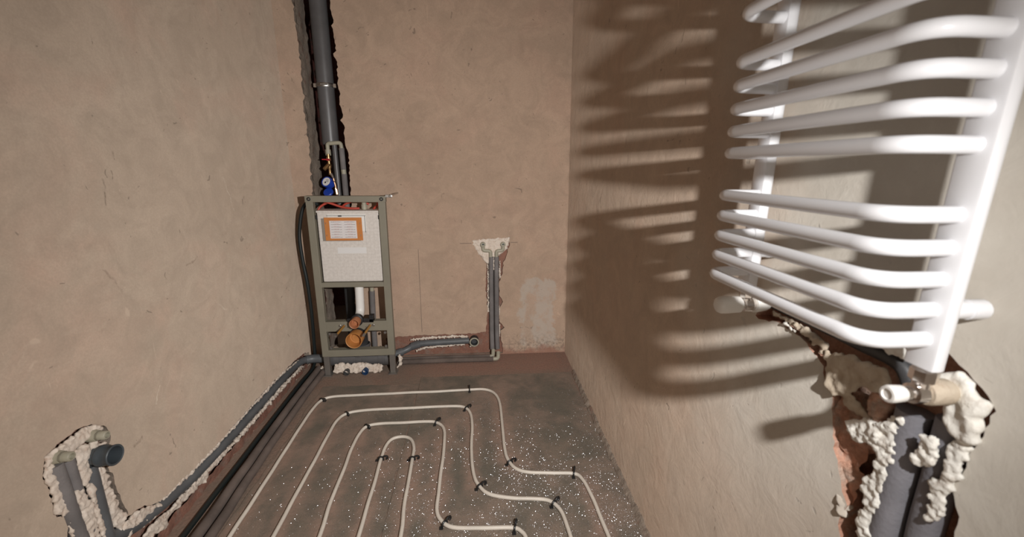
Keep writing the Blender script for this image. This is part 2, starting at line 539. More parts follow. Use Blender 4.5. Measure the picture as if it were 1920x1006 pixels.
def rough_patch(f, u0, u1, v0, v1, d, amp, step, seed=0, sc_=14):
    nu, nv = max(2, int((u1-u0)/step)), max(2, int((v1-v0)/step))
    V = []
    for i in range(nu+1):
        for j in range(nv+1):
            u = u0+(u1-u0)*i/nu; v = v0+(v1-v0)*j/nv
            s = noise.fractal(Vector((u*sc_+seed, v*sc_, seed)), .8, 2.1, 4)
            V.append(f(u, v, d + s*amp))
    Fc = [[i*(nv+1)+j, (i+1)*(nv+1)+j, (i+1)*(nv+1)+j+1, i*(nv+1)+j+1] for i in range(nu) for j in range(nv)]
    return V, Fc

_b = bmesh.new(); bmesh.ops.create_icosphere(_b, subdivisions=1, radius=1)
_b.verts.index_update()
ICO = ([v.co.copy() for v in _b.verts], [tuple(v.index for v in f.verts) for f in _b.faces])
_b.free()

def foam(name, balls, mat, label, parent=None, vox=.0045, amp=.004, kind=None, cat='foam', group=None, fsc=60):
    """lumpy skin around a cloud of balls [(world point, radius)]"""
    V0, F0 = [], []
    for p, r in balls:
        k = len(V0)
        V0 += [p + v*r for v in ICO[0]]
        F0 += [(a+k, b+k, c+k) for a, b, c in ICO[1]]
    me = bpy.data.meshes.new('tmp'); me.from_pydata(V0, [], F0)
    o = bpy.data.objects.new('tmp', me); C.objects.link(o)
    md = o.modifiers.new('r', 'REMESH'); md.mode = 'VOXEL'; md.voxel_size = vox
    ms = o.modifiers.new('s', 'SMOOTH'); ms.factor = .5; ms.iterations = 2
    dg = bpy.context.evaluated_depsgraph_get()
    ev = o.evaluated_get(dg).to_mesh()
    V = []
    for v in ev.vertices:
        q = v.co*fsc
        s = noise.noise(q) + .6*noise.noise(q*2.3)
        V.append(v.co + v.normal*s*amp)
    Fc = [list(p.vertices) for p in ev.polygons]
    o.evaluated_get(dg).to_mesh_clear()
    bpy.data.objects.remove(o); bpy.data.meshes.remove(me)
    r = obj(name, (V, Fc), mat, parent, smooth=True)
    if not parent: tag(r, label, cat, group)
    return r

def beads(f, pts, r, depth=0., jit=.35, dens=.65):
    """a ragged squeezed-out strand along a wall polyline: a flat core and many small blisters"""
    out = []
    if len(pts) == 1: pts = [pts[0], (pts[0][0]+.001, pts[0][1])]
    for a, b in zip(pts, pts[1:]):
        a = Vector(a); b = Vector(b); L = (b-a).length
        n = max(1, int(L/(r*.55)))
        for k in range(n):
            p = a.lerp(b, (k+random.random())/n)
            wv = .75 + .5*noise.noise(Vector((p.x*25, p.y*25, 3)))
            out.append((f(p.x, p.y, depth - r*.35), r*.8*wv))
            for _ in range(3):
                th = random.uniform(0, 2*math.pi); q = math.sqrt(random.random())*r*(.75 + jit)*wv
                rr = r*random.uniform(.22, .46)
                dd = depth + (r*.42)*(1 - (q/(r*1.4))**2) - rr*.5 + random.uniform(-.1, .1)*r
                out.append((f(p.x + q*math.cos(th), p.y + q*math.sin(th), dd), rr))
    return out

def inside(P, x, y):
    r = False
    for a, b in zip(P, P[1:] + P[:1]):
        if (a[1] > y) != (b[1] > y) and x < (b[0]-a[0])*(y-a[1])/(b[1]-a[1]) + a[0]: r = not r
    return r

def fill(f, poly, r, depth=0., seed=1):
    """foam filling a patch of wall: a lumpy skin of overlapping balls inside a ragged outline"""
    rg = random.Random(seed)
    P = [tuple(p) for p in jag(poly, r*.8, r*.35, seed)]
    x0, x1 = min(p[0] for p in P), max(p[0] for p in P); y0, y1 = min(p[1] for p in P), max(p[1] for p in P)
    out = []; st = r*.55
    for i in range(int((x1-x0)/st)+1):
        for j in range(int((y1-y0)/st)+1):
            x, y = x0 + (i+rg.uniform(-.4, .4))*st, y0 + (j+rg.uniform(-.4, .4))*st
            if inside(P, x, y):
                lump = noise.noise(Vector((x*28, y*28, seed))) + .6*noise.noise(Vector((x*75, y*75, seed)))
                out.append((f(x, y, depth + lump*r*.55), r*rg.uniform(.45, .95)))
    return out

# ---------------------------------------------------------------- the room
ZC, Y0 = 2.72, -0.9
obj('floor', ([(-1.6, Y0, 0), (1.0, Y0, 0), (1.0, 4.5, 0), (-1.6, 4.5, 0), (-1.6, Y0, -.1), (1.0, Y0, -.1), (1.0, 4.5, -.1), (-1.6, 4.5, -.1)],
              [[0, 1, 2, 3], [4, 5, 6, 7], [0, 1, 5, 4], [1, 2, 6, 5], [2, 3, 7, 6], [3, 0, 4, 7]]), 'floor', kind='structure')
obj('ceiling', cbox(-1.6, 1.0, Y0, 4.5, ZC, ZC+.1), 'ceiling', kind='structure')

# unseen lintel added behind the camera to cut light reaching the upper walls
obj('added_lintel', cbox(LWX, .685, Y0-.12, Y0, 1.95, ZC), 'ceiling', kind='structure')

# left wall with the drain chase
hl = jag([(1.308, .63), (1.345, .60), (1.36, .545), (1.34, .51), (1.32, .46), (1.335, .42), (1.335, .35), (1.345, .276), (1.35, .225), (1.42, .205), (1.44, .185), (1.49, .158),
          (1.674, .14), (1.85, .138), (2.06, .148), (2.36, .155), (2.73, .142), (2.90, .125), (2.99, .09), (2.99, .004), (1.10, .004),
          (1.13, .31), (1.155, .36), (1.17, .395), (1.138, .43), (1.138, .46), (1.142, .52), (1.136, .58), (1.155, .625), (1.208, .64), (1.255, .645)],
         .012, .006, 1, lambda a, b: a.y < .01 and b.y < .01)
wl_o = wall('wall_left', wl, [(Y0, 0), (BWY, 0), (BWY, ZC), (Y0, ZC)], [(hl, .04)], ['pl_left', 'mortar'])
obj('chase_bed', rough_patch(wl, 1.05, 3.04, -.02, .70, -.034, .010, .018, 3), 'brick', wl_o, True)
# raw brick footing below the left drain
obj('brick_footing', rough_patch(lambda u, v, d=0.: Vector((LWX + .005 + d, u, v)), 1.12, 2.93, -.02, .05, 0, .012, .015, 9), 'brick', wl_o, True)

# right wall: flat near part with the valve chase, then the slightly warped far part
hr = jag([(.905, 1.108), (.885, 1.135), (.835, 1.163), (.745, 1.172), (.645, 1.17), (.577, 1.178), (.544, 1.19), (.502, 1.205), (.469, 1.185), (.440, 1.165), (.428, 1.15), (.434, 1.12), (.436, 1.088),
          (.440, 1.053), (.448, 1.014), (.431, .978), (.430, .953), (.426, .913), (.42, .6), (.43, .3), (.56, .3), (.572, .6), (.574, .75), (.594, .811), (.586, .85), (.614, .898), (.642, .958),
          (.66, 1.033), (.692, 1.08), (.75, 1.113), (.823, 1.122), (.879, 1.108)], .010, .005, 4)
gx = ([], [])
ny, nz = 12, 12
for i in range(ny+1):
    for j in range(nz+1):
        gx[0].append(wr(1.3 + (BWY-1.3)*i/ny, ZC*j/nz))
for i in range(ny):
    for j in range(nz):
        gx[1].append([i*(nz+1)+j, (i+1)*(nz+1)+j, (i+1)*(nz+1)+j+1, i*(nz+1)+j+1])
wr_o = wall('wall_right', wr, [(Y0, 0), (1.3, 0), (1.3, ZC), (Y0, ZC)], [(hr, .045)], ['pl_right', 'brick_r'], gx)
obj('chase_bed', rough_patch(wr, .38, .95, .25, 1.24, -.042, .012, .012, 5, 20), 'brick_r', wr_o, True)
# thin shelled plaster around the near pipe chase, brick showing
sh = rough_patch(lambda u, v, d=0.: wr(u, v, d), .585, .655, .84, 1.06, -.016, .016, .007, 12, 30)
obj('broken_brick_face', sh, 'brick_r', wr_o, True)

# back wall with shaft, drain chase and the tap chase
hs = jag([(-1.133, 2.66), (-1.128, 2.29), (-1.122, 2.07), (-1.131, 1.84), (-1.125, 1.56), (-1.133, 1.35), (-1.14, 1.05), (-1.15, .32), (-1.14, .10),
          (-.905, .10), (-.905, .55), (-.89, .9), (-.876, 1.27), (-.866, 1.46), (-.882, 1.64), (-.892, 1.84), (-.895, 2.07), (-.898, 2.3), (-.901, 2.66)], .016, .011, 6)
hb = jag([(-.70, .165), (-.521, .178), (-.35, .18), (-.166, .181), (-.029, .184), (.071, .192), (.078, .283), (.088, .401), (.072, .556), (.082, .744), (.012, .84), (-.026, .925), (.076, .933), (.172, .940),
          (.262, .945), (.245, .86), (.232, .805), (.206, .742), (.204, .68), (.178, .605), (.178, .49), (.208, .438), (.178, .386), (.178, .281), (.222, .226), (.188, .2), (.205, .036), (.205, .006), (-.70, .006)],
         .012, .007, 8, lambda a, b: a.y < .01 and b.y < .01)
wb_o = wall('wall_back', wb, [(LWX, 0), (.74, 0), (.74, ZC), (LWX, ZC)], [(hs, .05), (hb, .03)], ['pl_back', 'mortar'])
obj('chase_bed', rough_patch(wb, -.74, .30, -.02, .97, -.024, .008, .018, 11), 'brick', wb_o, True)
# the pipe shaft behind the opening: rough left reveal, brick right side and back
lrev = rough_patch(lambda u, v, d=0.: Vector((-1.128 + d, BWY + .02 + u, v)), 0, .165, .05, 2.70, 0, .012, .022, 21, 11)
obj('shaft_reveal', lrev, 'mortar', wb_o, True)
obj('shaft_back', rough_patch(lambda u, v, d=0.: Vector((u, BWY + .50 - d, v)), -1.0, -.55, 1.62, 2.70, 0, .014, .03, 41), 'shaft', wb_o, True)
# the shaft runs on deep and wide behind the wall, its shade painted in
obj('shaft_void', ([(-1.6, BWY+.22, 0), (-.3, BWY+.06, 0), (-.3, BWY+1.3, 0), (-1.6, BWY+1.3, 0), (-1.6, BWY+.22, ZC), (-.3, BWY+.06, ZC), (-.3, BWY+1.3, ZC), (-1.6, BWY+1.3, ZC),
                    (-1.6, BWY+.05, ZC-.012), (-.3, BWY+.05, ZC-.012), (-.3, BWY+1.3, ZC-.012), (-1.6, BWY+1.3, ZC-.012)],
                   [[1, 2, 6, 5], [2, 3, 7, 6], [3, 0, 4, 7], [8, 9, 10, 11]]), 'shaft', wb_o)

# rough mortar ridge where the right wall meets the floor
V, Fc = [], []
ns = 150
for i in range(ns+1):
    y = .9 + 1.80*i/ns
    s = noise.noise(Vector((y*9, 1, 0)))*.5 + noise.noise(Vector((y*34, 2, 0)))*.5
    wdt = .020 + .014*s; hgt = .030 + .018*noise.noise(Vector((y*22, 8, 0)))
    x = wr(y, 0).x
    for k, (a, h) in enumerate(((-wdt, .002), (-wdt*.8, hgt*.35), (-wdt*.35, hgt*.75), (.004, hgt), (.004, 0))):
        q = noise.noise(Vector((y*70, k*3.3, 4)))*.006
        V.append((x + a + q, y, max(.0015, h + q)))
for i in range(ns):
    for k in range(4):
        Fc.append([i*5+k, i*5+k+1, (i+1)*5+k+1, (i+1)*5+k])
obj('trim_1', (V, Fc), 'mortar', kind='structure')

# ---------------------------------------------------------------- foil sheets on the floor
def sheet(x0, x1, y0, y1, z, label, seed, edge=.004):
    P = jag([(x0, y0), (x1, y0), (x1, y1), (x0, y1)], .05, edge, seed)
    n = len(P)
    V = [(p.x, p.y, z) for p in P] + [(p.x, p.y, .0008) for p in P]
    Fc = [list(range(n)), list(range(n, 2*n))] + [[i, (i+1) % n, n+(i+1) % n, n+i] for i in range(n)]
    return tag(obj('foil_sheet', (V, Fc), 'foil'), label, 'floor sheet', 'foil sheets on the floor')
sheet(-.395, .672, .25, 2.704, .0042, 'dusty silver foil sheet along the shadowed right wall', 2)
sheet(-1.045, -.400, .25, 2.62, .0040, 'dusty brown foil sheet beside the dark floor pipes on the left', 5, .012)

# ---------------------------------------------------------------- heating pipes on the foil
PEX = {
 'outer': [(-.992, .9), (-.998, 1.441), (-.999, 1.606), (-1.002, 1.866), (-1.007, 2.138), (-1.006, 2.333), (-.992, 2.427), (-.942, 2.473), (-.811, 2.482), (-.541, 2.488), (-.265, 2.490), (-.054, 2.499), (.052, 2.491), (.115, 2.43), (.138, 2.31), (.139, 2.075), (.141, 1.89), (.148, 1.81), (.178, 1.74), (.24, 1.705), (.344, 1.693), (.461, 1.68), (.495, 1.635), (.508, 1.548), (.517, 1.427), (.520, 1.25), (.520, .9)],
 'second': [(-.815, .9), (-.822, 1.427), (-.825, 1.622), (-.824, 1.863), (-.827, 2.077), (-.82, 2.21), (-.785, 2.277), (-.698, 2.304), (-.508, 2.308), (-.315, 2.31), (-.151, 2.309), (-.08, 2.288), (-.045, 2.216), (-.034, 2.089), (-.036, 1.862), (-.024, 1.708), (.006, 1.63), (.053, 1.58), (.148, 1.551), (.244, 1.54), (.313, 1.522), (.351, 1.469), (.363, 1.385), (.368, 1.25), (.368, .9)],
 'third': [(-.63, .9), (-.642, 1.413), (-.655, 1.594), (-.658, 1.794), (-.663, 1.952), (-.66, 2.064), (-.633, 2.139), (-.556, 2.159), (-.42, 2.16), (-.298, 2.16), (-.238, 2.145), (-.194, 2.086), (-.182, 1.959), (-.181, 1.794), (-.185, 1.618), (-.183, 1.512), (-.158, 1.454), (-.107, 1.415), (.003, 1.401), (.134, 1.393), (.172, 1.372), (.188, 1.33), (.195, 1.2), (.195, .9)],
 'inner': [(-.48, .9), (-.484, 1.4), (-.487, 1.565), (-.489, 1.726), (-.494, 1.857), (-.492, 1.948), (-.469, 2.012), (-.418, 2.03), (-.368, 2.005), (-.340, 1.936), (-.335, 1.845), (-.331, 1.697), (-.326, 1.538), (-.318, 1.386), (-.31, .9)],
}
LAB = {'outer': 'outermost white heating pipe looping round all the others',
       'second': 'white heating pipe lying second from the outside',
       'third': 'white heating pipe lying third from the outside',
       'inner': 'innermost white heating pipe bent in a tight hairpin'}
ZP = .0131
paths = {}
for k, P in PEX.items():
    S = smooth_path([(x, y, ZP) for x, y in P], 5)
    S = [p + Vector((noise.noise(Vector((p.x*6, p.y*6, 1)))*.004, noise.noise(Vector((p.x*6, p.y*6, 9)))*.004, 0)) for p in S]
    paths[k] = S
    tag(obj('heating_pipe', tube(S, .0085, 10), 'pex', smooth=50), LAB[k], 'pipe', 'underfloor heating pipes')

CL = [(-.996, 2.44, 'outer', 'at its far left bend', 1), (-.061, 2.499, 'outer', 'on the straight run by the back wall', 1), (.155, 1.785, 'outer', 'at its inner elbow on the right', -1), (.465, 1.68, 'outer', 'at the bend nearest the right wall', 1),
      (-.791, 2.278, 'second', 'at its far left bend', 1), (-.068, 2.284, 'second', 'at its far right bend', 1), (.006, 1.625, 'second', 'at its inner elbow', -1), (.33, 1.510, 'second', 'at its near right bend', 1),
      (-.637, 2.135, 'third', 'at its far left bend', 1), (-.238, 2.147, 'third', 'at its far right bend', 1), (-.14, 1.44, 'third', 'at its inner elbow', -1), (.15, 1.388, 'third', 'at its near right bend', 1),
      (-.494, 1.857, 'inner', 'on the left leg of the hairpin', 1), (-.335, 1.845, 'inner', 'on the right leg of the hairpin', -1)]
WH = {'outer': 'the outermost white pipe', 'second': 'the second white pipe', 'third': 'the third white pipe', 'inner': 'the innermost white pipe'}
for x, y, k, lab, sd in CL:
    S = paths[k]
    i = min(range(1, len(S)-1), key=lambda q: (S[q].x-x)**2 + (S[q].y-y)**2)
    t = (S[i+1]-S[i-1]).normalized(); n = Vector((-t.y, t.x, 0)); c0 = S[i]; up = Vector((0, 0, 1))
    e = thing('pipe_clip', (c0.x, c0.y, .0042), 'black plastic clip on %s %s' % (WH[k], lab), 'clip', 'black clips holding the heating pipes')
    arch = [c0 + n*(.0128*math.cos(a)) + up*(.0128*math.sin(a)) for a in [math.pi*j/10 for j in range(11)]]
    arch = [c0 + n*.0128 + up*(-.008)] + arch + [c0 - n*.0128 + up*(-.008)]
    obj('strap', tube(arch, .0042, 8), 'clip', e, 40)
    # the barbed ear standing off on one side
    m = n if n.x*1 + n.y*.35 > 0 else -n
    ear = smooth_path([c0 + m*.010 + up*.010, c0 + m*.020 + up*.016, c0 + m*.031 + up*.014, c0 + m*.034 + up*.004, c0 + m*.026 + up*(-.002)], 4)
    obj('ear', tube(ear, .0046, 8), 'clip', e, 40)
    foot = cbox(-.008, .008, -.008, .008, 0, .004, .001)
    obj('foot', ([Vector((v.x + c0.x - m.x*.019, v.y + c0.y - m.y*.019, v.z + .0044)) for v in foot[0]], foot[1]), 'clip', e)

# ---------------------------------------------------------------- towel radiator
rad = thing('towel_radiator', (.62, .672, 1.195), 'white ladder towel radiator with bowed rails hung on the right wall', 'radiator')
ZT0, ZT1 = 1.194, 2.30
def header(y, zt=ZT1):
    # D-shaped column, flat side to the room
    prof = []
    hw = .020; X0 = .612
    prof += [(X0, y-hw+.004), (X0+.0012, y-hw+.0012)]
    for k in range(13):
        a = -math.pi/2 + math.pi*k/12
        prof.append((X0 + .010 + .022*math.cos(a), y + hw*math.sin(a)))
    prof += [(X0+.0012, y+hw-.0012), (X0, y+hw-.004)]
    n = len(prof)
    V = [(x, yy, ZT0) for x, yy in prof] + [(x, yy, zt) for x, yy in prof]
    Fc = [list(range(n)), list(range(n, 2*n))] + [[i, (i+1) % n, n+(i+1) % n, n+i] for i in range(n)]
    return V, Fc
YN, YF = .476, .866
obj('header', header(YN), 'white_enamel', rad, 40)
obj('header', header(YF), 'white_enamel', rad, 40)
zs = [1.2345, 1.277, 1.3195, 1.362, 1.405, 1.4905, 1.533, 1.576, 1.6195, 1.6635, 1.750, 1.793, 1.836, 1.879, 1.964, 2.007, 2.05, 2.135, 2.178, 2.221]
for z in zs:
    P = rounded([(.615, YN, z), (.523, YN, z), (.523, YF-.006, z), (.615, YF-.006, z)], .040, 8)
    obj('rail', tube(P, .0112, 16), 'white_enamel', rad, 50)
for y in (YN-.002, YF):
    for z in (1.277, 2.18):
        obj('wall_bracket', join(tube([(.628, y, z), (.664, y, z)], .0125, 16), tube([(.660, y, z), (.6845, y, z)], .0138, 16)), 'white_enamel', rad, 40)

# valves
def valve_far():
    y, z = YF, 1.152
    e = thing('radiator_valve', (.627, y, 1.13), 'chrome radiator valve with white knob under the far radiator column', 'valve')
    obj('knob', lathe((.614, y, z), (-1, 0, 0), [(0, 0), (0, .016), (.004, .019), (.035, .0205), (.048, .020), (.055, .017), (.059, .011), (.0595, 0)], 24), 'white_plastic', e, 40)
    obj('body', join(lathe((.612, y, z), (1, 0, 0), [(0, 0), (0, .012), (.008, .012), (.010, .016), (.026, .017), (.030, .014), (.036, .014), (.036, 0)], 20), tube([(.627, y, z), (.627, y, 1.176)], .011, 16)), 'chrome', e, 40)
    obj('union_nut', lathe((.627, y, 1.168), (0, 0, 1), [(0, 0), (0, .013), (.004, .0165), (.019, .0165), (.023, .013), (.0255, .013), (.0255, 0)], 8), 'chrome', e)
    obj('escutcheon', lathe((.646, y, z), (1, 0, 0), [(0, 0), (0, .0195), (.012, .0185), (.030, .0155), (.036, .013), (.036, 0)], 24), 'white_plastic', e, 40)
valve_far()
def valve_near():
    y, z = YN, 1.152
    e = thing('radiator_valve', (.627, y, 1.13), 'beige lockshield valve with white cap under the near radiator column', 'valve')
    obj('cap', lathe((.603, y, z), (-1, 0, 0), [(0, 0), (0, .009), (.004, .0118), (.022, .0128), (.026, .0112), (.0265, .008), (.0245, .007), (.0245, 0)], 24), 'white_plastic', e, 40)
    obj('body', join(lathe((.600, y, z), (1, 0, 0), [(0, 0), (0, .010), (.012, .010), (.014, .0145), (.030, .0145), (.034, .011), (.036, .011), (.036, 0)], 20), tube([(.627, y, z), (.627, y, 1.178)], .011, 16)), 'chrome', e, 40)
    obj('union_nut', lathe((.627, y, 1.170), (0, 0, 1), [(0, 0), (0, .013), (.003, .016), (.018, .016), (.0235, .012), (.0235, 0)], 8), 'chrome', e)
    obj('elbow', lathe((.634, y, z), (1, 0, 0), [(0, 0), (0, .0165), (.004, .0185), (.034, .0185), (.04, .015), (.055, .015), (.055, 0)], 24), 'foam_tan', e, 40)
valve_near()

# ---------------------------------------------------------------- right chase contents
def wobble(P, amp=.002, s=12):
    return [p + Vector((noise.noise(p*s), noise.noise(p*s+Vector((7, 3, 1))), noise.noise(p*s+Vector((1, 9, 4)))))*amp for p in P]
P = wobble([Vector((.700, .53 - .0007*i, 1.085 - .025*i)) for i in range(32)])
tag(obj('insulated_pipe', tube(P, .0235, 18), 'sleeve_light', smooth=50), 'thick grey insulated pipe in the right wall chase, the nearer to the radiator valve cap', 'pipe', 'insulated pipes in the right chase')
P = wobble([Vector((.704, .479 - .0005*i, 1.100 - .025*i)) for i in range(33)])
tag(obj('insulated_pipe', tube(P, .0215, 18), 'sleeve_light', smooth=50), 'grey insulated pipe at the far right of the picture, right of its twin', 'pipe', 'insulated pipes in the right chase')
P = [Vector((.699, .87, 1.152)), Vector((.698, .80, 1.153)), Vector((.697, .73, 1.154)), Vector((.697, .64, 1.152)), Vector((.700, .565, 1.146)), Vector((.704, .54, 1.10))]
tag(obj('feed_pipe', tube(smooth_path(P, 5), .013, 14), 'dark_pvc', smooth=50), 'dark feed pipe in the chase behind the lowest radiator rail', 'pipe')

rt = random.Random(3)
B = fill(wr, [(.689,1.117),(.671,1.115),(.637,1.131),(.593,1.129),(.573,1.135),(.562,1.109),(.579,1.088),(.595,1.095),(.623,1.069),(.649,1.043),(.67,1.058)], .010, .004, 1) + fill(wr, [(.639,1.045),(.621,1.06),(.601,1.038),(.572,1.037),(.588,1.024),(.624,1.028)], .008, -.004, 2)
foam('mortar_lump', B, 'foam_tan', 'tan lump of mortar under the lowest radiator rail', vox=.0035, amp=.005, cat='mortar')
B = beads(wr, [(.84, 1.167), (.79, 1.170), (.723, 1.168), (.686, 1.168), (.634, 1.171)], .0085, -.003) + fill(lambda u, v, d=0.: wr(u, v+.016, d), [(.728,1.153),(.679,1.149),(.627,1.153),(.585,1.17),(.559,1.168),(.552,1.155),(.543,1.15),(.55,1.145),(.572,1.149),(.59,1.154),(.63,1.142),(.682,1.138)], .008, .0, 7)
foam('foam_bead', B, 'foam_white', 'cream foam bead above the dark feed pipe below the radiator', vox=.003, amp=.003, group=None, fsc=90)
B = beads(wr, [(.845, 1.134), (.826, 1.134), (.782, 1.135)], .009, -.002) + beads(wr, [(.782, 1.135), (.74, 1.130), (.710, 1.124), (.69, 1.118)], .013, .003)
foam('foam_bead', B, 'foam_tan', 'tan foam bead below the dark feed pipe beside the far valve', vox=.003, amp=.003, fsc=90)
B = beads(wr, [(.805, 1.128), (.785, 1.124), (.770, 1.122)], .006, .004)
foam('foam_lump', B, 'foam_white', 'small white foam crumb on the orange brick near the far valve', vox=.0025, amp=.003, fsc=120)
B = fill(wr, [(.614,1.008),(.581,1.036),(.558,1.037),(.544,1.066),(.525,1.082),(.522,1.062),(.531,1.028),(.527,.994),(.536,.977),(.528,.964),(.532,.941),(.529,.893),(.538,.88),(.531,.84),(.545,.819),(.556,.824),(.557,.861),(.546,.877),(.559,.901),(.566,.911),(.551,.949),(.552,.973),(.547,.988),(.572,.998),(.598,.984)], .0085, .004, 3) + beads(wr, [(.548, .85), (.545, .80), (.545, .72)], .010, .002)
foam('foam_bead', B, 'foam_white', 'crumbly white foam strip left of the two grey insulated pipes', vox=.003, amp=.004, fsc=110)
B = fill(lambda u, v, d=0.: wr(u, v, d + .008), [(.49,1.067),(.474,1.081),(.471,1.06),(.472,1.034),(.489,1.015),(.497,1.027),(.489,1.046)], .008, .004, 4)
foam('foam_lump', B, 'foam_white', 'white foam lump between the two grey insulated pipes', vox=.003, amp=.004, fsc=110)
B = fill(wr, [(.461,1.08),(.444,1.091),(.44,1.071),(.442,1.046),(.446,1.022),(.45,.997),(.447,.973),(.449,.95),(.459,.948),(.462,.977),(.468,1.002),(.454,1.031),(.455,1.052)], .0085, .006, 5)
foam('foam_bead', B, 'foam_white', 'white foam strip right of the two grey insulated pipes', vox=.003, amp=.004, fsc=110)
B = fill(wr, [(.505,1.158),(.488,1.175),(.467,1.179),(.452,1.165),(.432,1.151),(.432,1.14),(.438,1.128),(.436,1.098),(.449,1.089),(.465,1.102),(.475,1.119),(.472,1.145),(.483,1.154),(.505,1.146)], .013, .006, 6)
foam('foam_lump', B, 'foam_white', 'large smooth cream foam mass right of the near radiator valve', vox=.0035, amp=.003, fsc=45)
for (u, v, d, s, lab, sd) in ((.578, 1.066, -.012, .026, 'brown broken brick lump left of the near valve', 1), (.590, .975, -.022, .024, 'brown brick rubble under the white foam in the right chase', 2), (.598, .838, -.006, .016, 'grey plaster chip at the bottom edge of the right chase', 3)):
    B = [(wr(u + rt.uniform(-1, 1)*s*.6, v + rt.uniform(-1, 1)*s*.7, d + rt.uniform(-.3, .3)*s), s*rt.uniform(.4, .7)) for _ in range(7)]
    foam('brick_lump', B, 'brick_r' if sd < 3 else 'pl_right', lab, vox=.0035, amp=.005, cat='brick', fsc=70)

# ---------------------------------------------------------------- left chase contents
drain = [(1.262, .22), (1.34, .172), (1.454, .142), (1.638, .114), (1.804, .104), (2.011, .101), (2.299, .102), (2.55, .103), (2.75, .098)]
P = [wl(u, v, -.008) for u, v in drain] + [Vector((-1.25, 2.84, .094)), Vector((-1.215, 2.885, .088))]
dr = thing('drain_pipe', (LWX, 2.0, .08), 'long grey drain pipe in the chase along the left wall', 'pipe')
obj('pipe', tube(smooth_path(P, 5), .024, 18), 'grey_pvc_blue', dr, 50)
obj('socket', tube(smooth_path([Vector((-1.235, 2.865, .091)), Vector((-1.19, 2.89, .086)), Vector((-1.10, 2.90, .080))], 5), .031, 20), 'grey_pvc_blue', dr, 50)
e = thing('drain_pipe', (-1.25, 1.26, .2), 'short grey drain standing with an open round socket in the left wall', 'pipe')
obj('pipe', tube([wl(1.270, .50, -.01), wl(1.262, .243, -.006), wl(1.264, .20, -.006)], .024, 18), 'grey_pvc_blue', e, 50)
ax = Vector((1, -.04, .03))
obj('socket', lathe(wl(1.285, .527, -.02), ax, [(0, 0), (0, .029), (.045, .029), (.050, .034), (.060, .034), (.064, .031), (.085, .031), (.088, .0335), (.092, .0335), (.094, .031), (.092, .0275), (.05, .0262), (.03, .0262), (.03, 0)], 28), 'socket', e, 40)
def outlet(u, v, name, label, f, axis, r=.014):
    e = thing(name, f(u, v, 0), label, 'pipe outlet')
    o = f(u, v, -.015)
    obj('elbow', lathe(o, axis, [(0, 0), (0, r*1.35), (.022, r*1.4), (.030, r*1.25), (.036, r*1.2), (.036, 0)], 20), 'ppr', e, 40)
    obj('hex_collar', lathe(o + Vector(axis)*.034, axis, [(0, 0), (0, r*1.15), (.008, r*1.15), (.008, 0)], 8), 'frame', e)
    obj('plug', lathe(o + Vector(axis)*.041, axis, [(0, 0), (0, r), (.020, r*.98), (.023, r*.8), (.023, r*.62), (.010, r*.6), (.010, 0)], 20), 'ppr', e, 40)
    return e
outlet(1.178, .607, 'pipe_outlet', 'lower left beige water outlet in foam on the left wall', wl, (1, 0, 0), .0145)
outlet(1.297, .594, 'pipe_outlet', 'beige water outlet just above the open drain socket', wl, (1, 0, 0), .0145)
P = wobble([wl(1.172 + .0006*i, .585 - .0165*i, -.002) for i in range(21)], .0015)
tag(obj('insulated_pipe', tube(P, .0215, 16), 'sleeve', smooth=50), 'grey insulated pipe dropping from the lower left water outlet', 'pipe', 'insulated pipes in the left wall')
P = wobble([wl(1.212 + .0002*i, .578 - .0165*i, -.006) for i in range(20)], .0015)
tag(obj('insulated_pipe', tube(P, .019, 16), 'sleeve', smooth=50), 'grey insulated pipe between two others, largely buried in foam', 'pipe', 'insulated pipes in the left wall')

